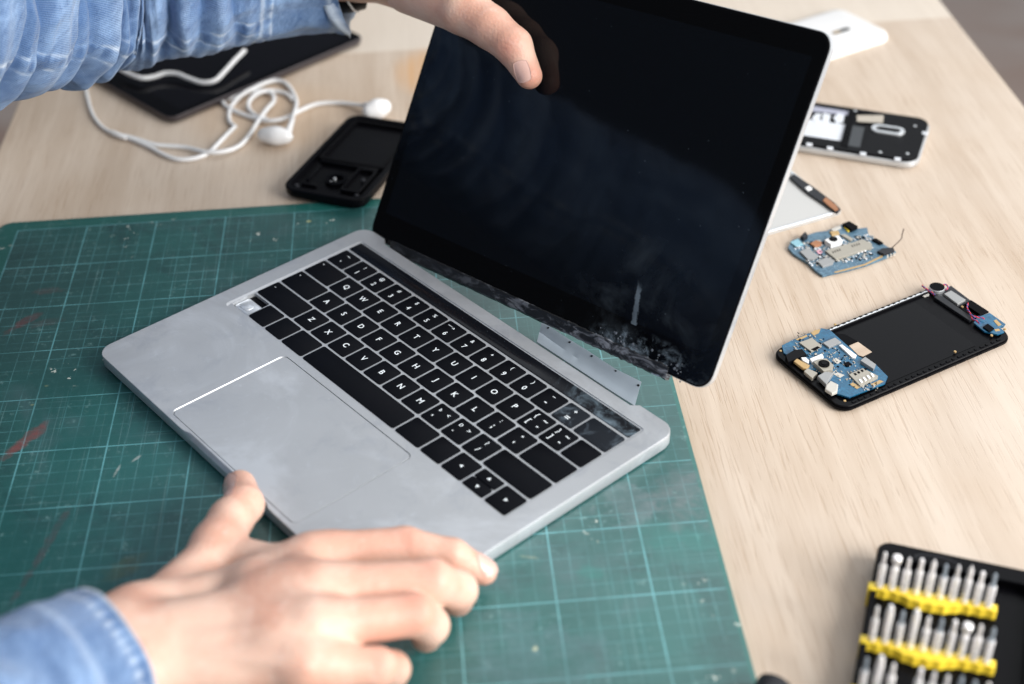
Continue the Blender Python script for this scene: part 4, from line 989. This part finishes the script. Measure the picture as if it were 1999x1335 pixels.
def bbox(h, pad=4):
    P = []; 
    for J, R, k in h.fing:
        for j, r in zip(J, R): P += [j - r, j + r]
    for a, b, ra, rb, k in h.palm: P += [a - ra, a + ra, b - rb, b + rb]
    P = np.array(P); return P.min(0) - pad, P.max(0) + pad
lo1, hi1 = bbox(h1); lo2, hi2 = bbox(h2)
V1, F1, b1_ = hand_mesh(h1, lo1, hi1, 1.25); V2, F2_, b2__ = hand_mesh(h2, lo2, hi2, 1.4)
mb = MB(); mb.v = [tuple(q) for q in np.concatenate([V1, V2]) - person.org]; mb.f = [tuple(map(int, f)) for f in F1] + [tuple(int(i) + len(V1) for i in f) for f in F2_]; mb.m = [0] * len(mb.f)
# arms and chest, hidden in the shirt, join the two forearms into one body
E1, E2 = A(60, 1350, 66), foreE
SH1, SH2, CH = np.array([170., -560, 330]), np.array([-190., -420, 370]), np.array([-30., -540, 330])
EL1, EL2 = A(-900, 1760, 150), at(-700, 30, 280)
i1 = int(np.argmin(((V1 - (E1 + (E1 - WR[1]) * .5)) ** 2).sum(1))); i2 = int(np.argmin(((V2 - (foreE + (foreE - wA) * .2)) ** 2).sum(1))) + len(V1)
AP = [np.array(mb.v[i1]) + person.org] + [E1 + (EL1 - E1) * .15, EL1, SH1, CH, SH2, EL2, at(20, 0, 188)] + [np.array(mb.v[i2]) + person.org]; AR = [6, 20, 34, 46, 95, 46, 36, 28, 6]
AP2 = spline(AP, 5)[1:-1]; AR2 = [float(q[0]) for q in spline([[r_, 0, 0] for r_ in AR], 5)[1:-1]]
tb_ = MB(); tb_.tube([p - person.org for p in AP2], 1, 16, rr_=AR2, cap=False); o_n = len(mb.v); mb.v += tb_.v; mb.f += [tuple(i + o_n for i in f) for f in tb_.f]; nr = len(AP2)
mb.f += [(i1, o_n + (k + 1) % 16, o_n + k) for k in range(16)] + [(i2, o_n + (nr - 1) * 16 + k, o_n + (nr - 1) * 16 + (k + 1) % 16) for k in range(16)]; mb.m = [0] * len(mb.f)
skin = person.part('body', mb, SKIN, smooth=True, sharp=0)
at_ = skin.data.attributes.new('blush', 'FLOAT', 'POINT'); at_.data.foreach_set('value', np.concatenate([b1_, b2__, np.zeros(len(mb.v) - len(b1_) - len(b2__))]).astype(np.float32))
def nail(h, cx, cy, ang, La, Wd, zc, off=.35):
    # surface found by marching from the camera, so the nail hugs the fingertip
    ca, sa = math.cos(math.radians(ang)), math.sin(math.radians(ang)); N = 14; V = []; D = []
    for i in range(N + 1):
        for j in range(N + 1):
            u, v = i / N * 2 - 1, j / N * 2 - 1
            sx, sy = u * math.sqrt(1 - v * v / 2), v * math.sqrt(1 - u * u / 2)
            sx, sy = (sx * .55 + u * .45), (sy * .55 + v * .45)
            px_, py_ = cx + ca * sx * La - sa * sy * Wd, cy + sa * sx * La + ca * sy * Wd; D.append(ray(px_, py_))
    D = np.array(D); D /= np.linalg.norm(D, axis=1)[:, None]; t = np.full(len(D), 450.0)
    best = np.full(len(D), 1e9); tb_ = t.copy()
    for _ in range(140):
        d_ = h.sdf0(CAM + D * t[:, None]); b_ = d_ < best; best[b_] = d_[b_]; tb_[b_] = t[b_]; t = np.minimum(t + d_ * .8, 1300)
    P = CAM + D * tb_[:, None]
    for _ in range(4): P = P - grad(h.sdf0, P) * h.sdf0(P)[:, None]
    G = grad(h.sdf0, P); P1 = P + G * off
    E0 = P - G * .6; nn = N + 1; Fc = [(i * nn + j, i * nn + j + 1, (i + 1) * nn + j + 1, (i + 1) * nn + j) for i in range(N) for j in range(N)]
    rim = [i for i in range(nn)] + [j * nn + N for j in range(1, nn)] + [N * nn + i for i in range(N - 1, -1, -1)] + [j * nn for j in range(N - 1, 0, -1)]
    m_ = MB(); V = list(P1) + [E0[i] for i in rim]; k = len(rim)
    Fc += [(rim[a], rim[(a + 1) % k], len(P1) + (a + 1) % k, len(P1) + a) for a in range(k)]
    m_.add([p - person.org for p in V], Fc); person.part('fingernail', m_, NAIL, skin, smooth=True, sharp=0)
nail(h2, 1020, 139, 74, 22, 15, 0)
nail(h1, 449, 945, 105, 22, 11, 0)
nail(h1, 951, 1100, 65, 26, 15, 0)

# ---- sleeves
def sleeve(name, path, disp, nu=220, nv=180, seams=None, flip=1, inner=60, lab=None, upv=(0, 0, 1)):
    """path: list of (centre, r_side, r_up) from shoulder to cuff"""
    C = spline([p[0] for p in path], 10); R1 = spline([[p[1], p[2], 0] for p in path], 10)
    seg = np.concatenate([[0], np.cumsum([np.linalg.norm(C[i + 1] - C[i]) for i in range(len(C) - 1)])]); L = seg[-1]
    Cn = np.array(C); Rn = np.array(R1); V = []; UV = []; SM = []
    vs_ = list(np.linspace(0, L, nv))
    def frame(s_):
        c = np.array([np.interp(s_, seg, Cn[:, k]) for k in range(3)]); c2 = np.array([np.interp(min(L, s_ + 2), seg, Cn[:, k]) for k in range(3)]); c1 = np.array([np.interp(max(0, s_ - 2), seg, Cn[:, k]) for k in range(3)])
        t = (c2 - c1) / np.linalg.norm(c2 - c1); a = np.cross(t, np.array(upv, float)); a /= np.linalg.norm(a); b = np.cross(a, t); return c, a, b, np.interp(s_, seg, Rn[:, 0]), np.interp(s_, seg, Rn[:, 1]), t
    for s_ in vs_:
        c, a, b, r1, r2, t = frame(s_)
        for j in range(nu):
            th = 2 * math.pi * j / nu + 2.6; d, sh, seam_shade = disp(L - s_, th, r1)
            V.append(c + (r1 + d) * math.cos(th) * a + (r2 + d) * math.sin(th) * b + t * sh); UV.append((th * r1, s_)); SM.append(seam_shade)
    no = len(vs_)
    for q, (s_, off) in enumerate(((L, -1.2), (L, -2.8), (L - inner * .3, -3.2), (L - inner, -6))):   # folded-in lining
        c, a, b, r1, r2, t = frame(s_)
        for j in range(nu):
            th = 2 * math.pi * j / nu + 2.6; d, sh, seam_shade = disp(L - s_, th, r1); d += off
            V.append(c + (r1 + d) * math.cos(th) * a + (r2 + d) * math.sin(th) * b + t * (sh - (.5 if q == 1 else 0))); UV.append((th * r1, L + 10 + q * 5)); SM.append(.8 if q < 2 else 0)
    rows_ = no + 4; Fc = [(i * nu + j, i * nu + (j + 1) % nu, (i + 1) * nu + (j + 1) % nu, (i + 1) * nu + j) for i in range(rows_ - 1) for j in range(nu)]
    m_ = MB(); m_.add([p - person.org for p in V], [f[::-1] for f in Fc] if flip < 0 else Fc)
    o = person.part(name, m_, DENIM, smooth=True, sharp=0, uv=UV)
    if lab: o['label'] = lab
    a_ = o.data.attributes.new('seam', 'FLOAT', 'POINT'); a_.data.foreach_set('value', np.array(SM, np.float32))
    return o
FOLD_SHADE = [0.0]
def nz(x, y, z=0): return mnoise.noise((x, y, z))
def ridge(x): return 1 - 2 * abs(nz(*x))
def disp1(s_, th, r):                       # lower sleeve: s_ = distance back from the cuff edge
    d = 2.2 * nz(s_ * .03, math.cos(th) * 1.2, math.sin(th) * 1.2) + 1.3 * nz(s_ * .07, math.cos(th) * 3, math.sin(th) * 3 + 5)
    k = min(1, max(0, (s_ - 28) / 20)); d += k * 4.0 * nz(s_ * .05 + 9, math.cos(th) * 1.6, math.sin(th) * 1.6)
    seam_shade = 0
    for c_ in (4.5, 14.0):
        e = math.exp(-((s_ - c_) / 1.3) ** 2); d -= .55 * e; seam_shade += .75 * math.exp(-((s_ - c_ + 2.4) / 1.3) ** 2)
    if 4 < s_ < 14: q = max(0, math.sin(th * 40 + 1.2 * math.sin(th * 7))) * math.exp(-((s_ - 9) / 3.6) ** 2) * (.6 + .6 * nz(th * 3, 3)); seam_shade -= 1.9 * q; d -= .6 * q
    if s_ < 2: seam_shade += .7
    e = math.exp(-((s_ - 30) / 1.6) ** 2); seam_shade += .35 * e
    return d, 0, seam_shade

ax_ = (A(262, 1262, 50) - A(60, 1380, 70)); 
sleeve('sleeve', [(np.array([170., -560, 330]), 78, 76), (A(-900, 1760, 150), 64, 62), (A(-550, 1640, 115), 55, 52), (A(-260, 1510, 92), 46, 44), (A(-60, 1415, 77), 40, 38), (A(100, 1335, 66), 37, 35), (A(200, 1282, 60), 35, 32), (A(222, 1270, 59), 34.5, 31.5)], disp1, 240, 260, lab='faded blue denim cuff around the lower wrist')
def disp2(s_, th, r):                       # upper sleeve
    # gathers running round the arm, strongest back from the cuff
    k = min(1, max(0, (s_ - 62) / 20)); d = 0; FOLD_SHADE[0] = 0; vt = (th - 5.33 + math.pi) % (2 * math.pi) - math.pi
    wob = 5 * nz(vt * 1.3, s_ * .01, 2)
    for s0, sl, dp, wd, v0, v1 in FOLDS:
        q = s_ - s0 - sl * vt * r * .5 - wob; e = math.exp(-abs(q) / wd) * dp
        f_ = 1 / (1 + math.exp(-(vt - v0) * 6)) / (1 + math.exp((vt - v1) * 6)); d -= e * f_; FOLD_SHADE[0] -= .85 * f_ * math.exp(-abs(q) / (wd * .9)); FOLD_SHADE[0] += .10 * f_ * (math.exp(-((q - wd * 2.6) / (wd * 1.3)) ** 2) + math.exp(-((q + wd * 2.6) / (wd * 1.3)) ** 2))  # fold shade painted into the cloth colour: creases darker, ridges slightly paler
        d += dp * .42 * f_ * (math.exp(-((q - wd * 2.6) / (wd * 2)) ** 2) + math.exp(-((q + wd * 2.6) / (wd * 2)) ** 2))
    d += k * 3.0 * nz(s_ * .045, vt * 1.1, 4)
    d += 1.5 * (1 - 3.2 * abs(nz(s_ * .035 + vt * .5, vt * 1.9, 11))) * k; d += 2.4 * nz(s_ * .03, math.cos(th) * 1.5, math.sin(th) * 1.5) + 1.2 * nz(s_ * .09, math.cos(th) * 4, math.sin(th) * 4)
    d += k * 1.8 * nz(s_ * .16, th * 1.4, 7)
    d += (1 - k) * 1.6 * math.sin(th * 9 + s_ * .02)
    seam_shade = FOLD_SHADE[0]; sh = 0
    for c_ in (3.0, 11.0, 58, 66):
        e = math.exp(-((s_ - c_) / 1.3) ** 2); d -= .6 * e; seam_shade += .7 * math.exp(-((s_ - c_ - 2.2) / 1.4) ** 2)
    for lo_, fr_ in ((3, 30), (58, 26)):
        if lo_ < s_ < lo_ + 8: q = max(0, math.sin(th * fr_ + 1.5 * math.sin(th * 5))) * math.exp(-((s_ - lo_ - 4) / 2.6) ** 2); seam_shade -= .9 * q; d -= .5 * q
    if s_ < 3: seam_shade += 1.1
    # puckered seam running along the underside of the forearm
    if s_ > 64:
        q = (th - SEAM) * r
        for o in (-5.5, 5.5): e = math.exp(-((q - o) / 1.2) ** 2); seam_shade += .95 * e * (.6 + 1.0 * nz(s_ * .12, o)); d -= .6 * e
        if abs(q) < 7: pk = max(0, math.sin(s_ * .62 + 1.4 * math.sin(s_ * .11))) * math.exp(-(q / 4.2) ** 2); d += 1.0 * (.5 - pk); seam_shade -= 2.2 * pk * (.5 + .8 * abs(nz(s_ * .07, 3)))
    # flare of the cuff on its lower side
    f_ = max(0, 1 - s_ / 26.0) ** 2 * math.exp(-((th - FLARE) / .55) ** 2); d += 9 * f_; sh += 13 * f_
    return d, sh, seam_shade
FOLDS = [tuple((q[0], q[1], q[2] * 1.7, q[3] * 1.3, q[4], q[5])) for q in [(86, .10, 3.0, 2.6, .1, 3), (113, -.22, 5.5, 2.6, .30, 3), (134, -.32, 6.5, 2.8, .15, 2.6), (150, .05, 3.5, 2.2, .5, 3), (164, -.10, 4.0, 3.0, -.3, 1.4), (181, -.12, 6.0, 3.0, -.2, 3), (194, .1, 3.5, 2.0, .6, 3),
         (205, .02, 8.0, 2.8, -.5, 3), (213, -.05, 4.5, 2.2, -.1, 3), (231, .15, 4.0, 4.0, -.5, 2.2), (252, -.25, 4.5, 4.5, .0, 3), (280, .2, 5, 5, -.3, 3), (310, -.2, 5, 6, -.3, 3)]]
SEAM, FLARE = 5.85, 5.45
def C2(x, y, z): return at(x, y, z)
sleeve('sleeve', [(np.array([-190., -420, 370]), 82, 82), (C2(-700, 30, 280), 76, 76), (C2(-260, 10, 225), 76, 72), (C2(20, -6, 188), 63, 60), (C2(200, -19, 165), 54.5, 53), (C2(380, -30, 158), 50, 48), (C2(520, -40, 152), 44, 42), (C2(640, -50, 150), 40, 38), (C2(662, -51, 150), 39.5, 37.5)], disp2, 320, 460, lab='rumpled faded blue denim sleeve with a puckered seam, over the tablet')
# shirt body, out of the picture beside the table
mb = MB(); L = []; ax2 = (SH1 - SH2) * [1, 1, 0]; ax2 /= np.linalg.norm(ax2); fw2 = np.cross([0, 0, 1.0], ax2)
for z_, rw, rd in ((-330, 175, 115), (-100, 180, 120), (120, 195, 125), (250, 215, 120), (330, 215, 105), (385, 190, 85), (425, 120, 70), (450, 75, 62), (470, 68, 60), (470, 62, 54), (440, 62, 54)):
    c_ = (SH1 + SH2) / 2 * [1, 1, 0] + [0, 0, z_ + 20] - fw2 * 40 * (1 if fw2[1] > 0 else -1)
    L.append([c_ + ax2 * rw * math.cos(k * math.pi / 24) + fw2 * rd * math.sin(k * math.pi / 24) + 4 * nz(z_ * .01, k * .5) * fw2 - person.org for k in range(48)])
mb.rings(L, True, False); uvs = [(k * 25, i * 60) for i in range(len(L)) for k in range(48)]
person.part('shirt', mb, DENIM, smooth=True, sharp=0, uv=uvs)
# wristwatch
wc_ = B_(672, -62, 2); t_ = (wA - foreE); t_ /= np.linalg.norm(t_); a0 = np.cross(t_, [0, 0, 1]); a0 /= np.linalg.norm(a0); b0 = np.cross(a0, t_)
mb = MB(); L = []
for s_, r_ in ((-11, 27.5), (-11, 31.0), (0, 32.5), (11, 31.0), (11, 27.5)):
    L.append([wc_ + t_ * s_ + r_ * (math.cos(k * math.pi / 24) * a0 + math.sin(k * math.pi / 24) * b0) - person.org for k in range(48)])
mb.rings(L, False, False); wt = person.part('watch', mb, BLACK, smooth=True)
mb = MB(); Pm = []
for k in range(12):
    th = 5.1 + k * .07; Pm.append(wc_ + t_ * (6 - k * .9) + 32.3 * (math.cos(th) * a0 + math.sin(th) * b0) - person.org)
mb.tube(Pm, .8, 6); person.part('watch_marking', mb, WHITE, wt)
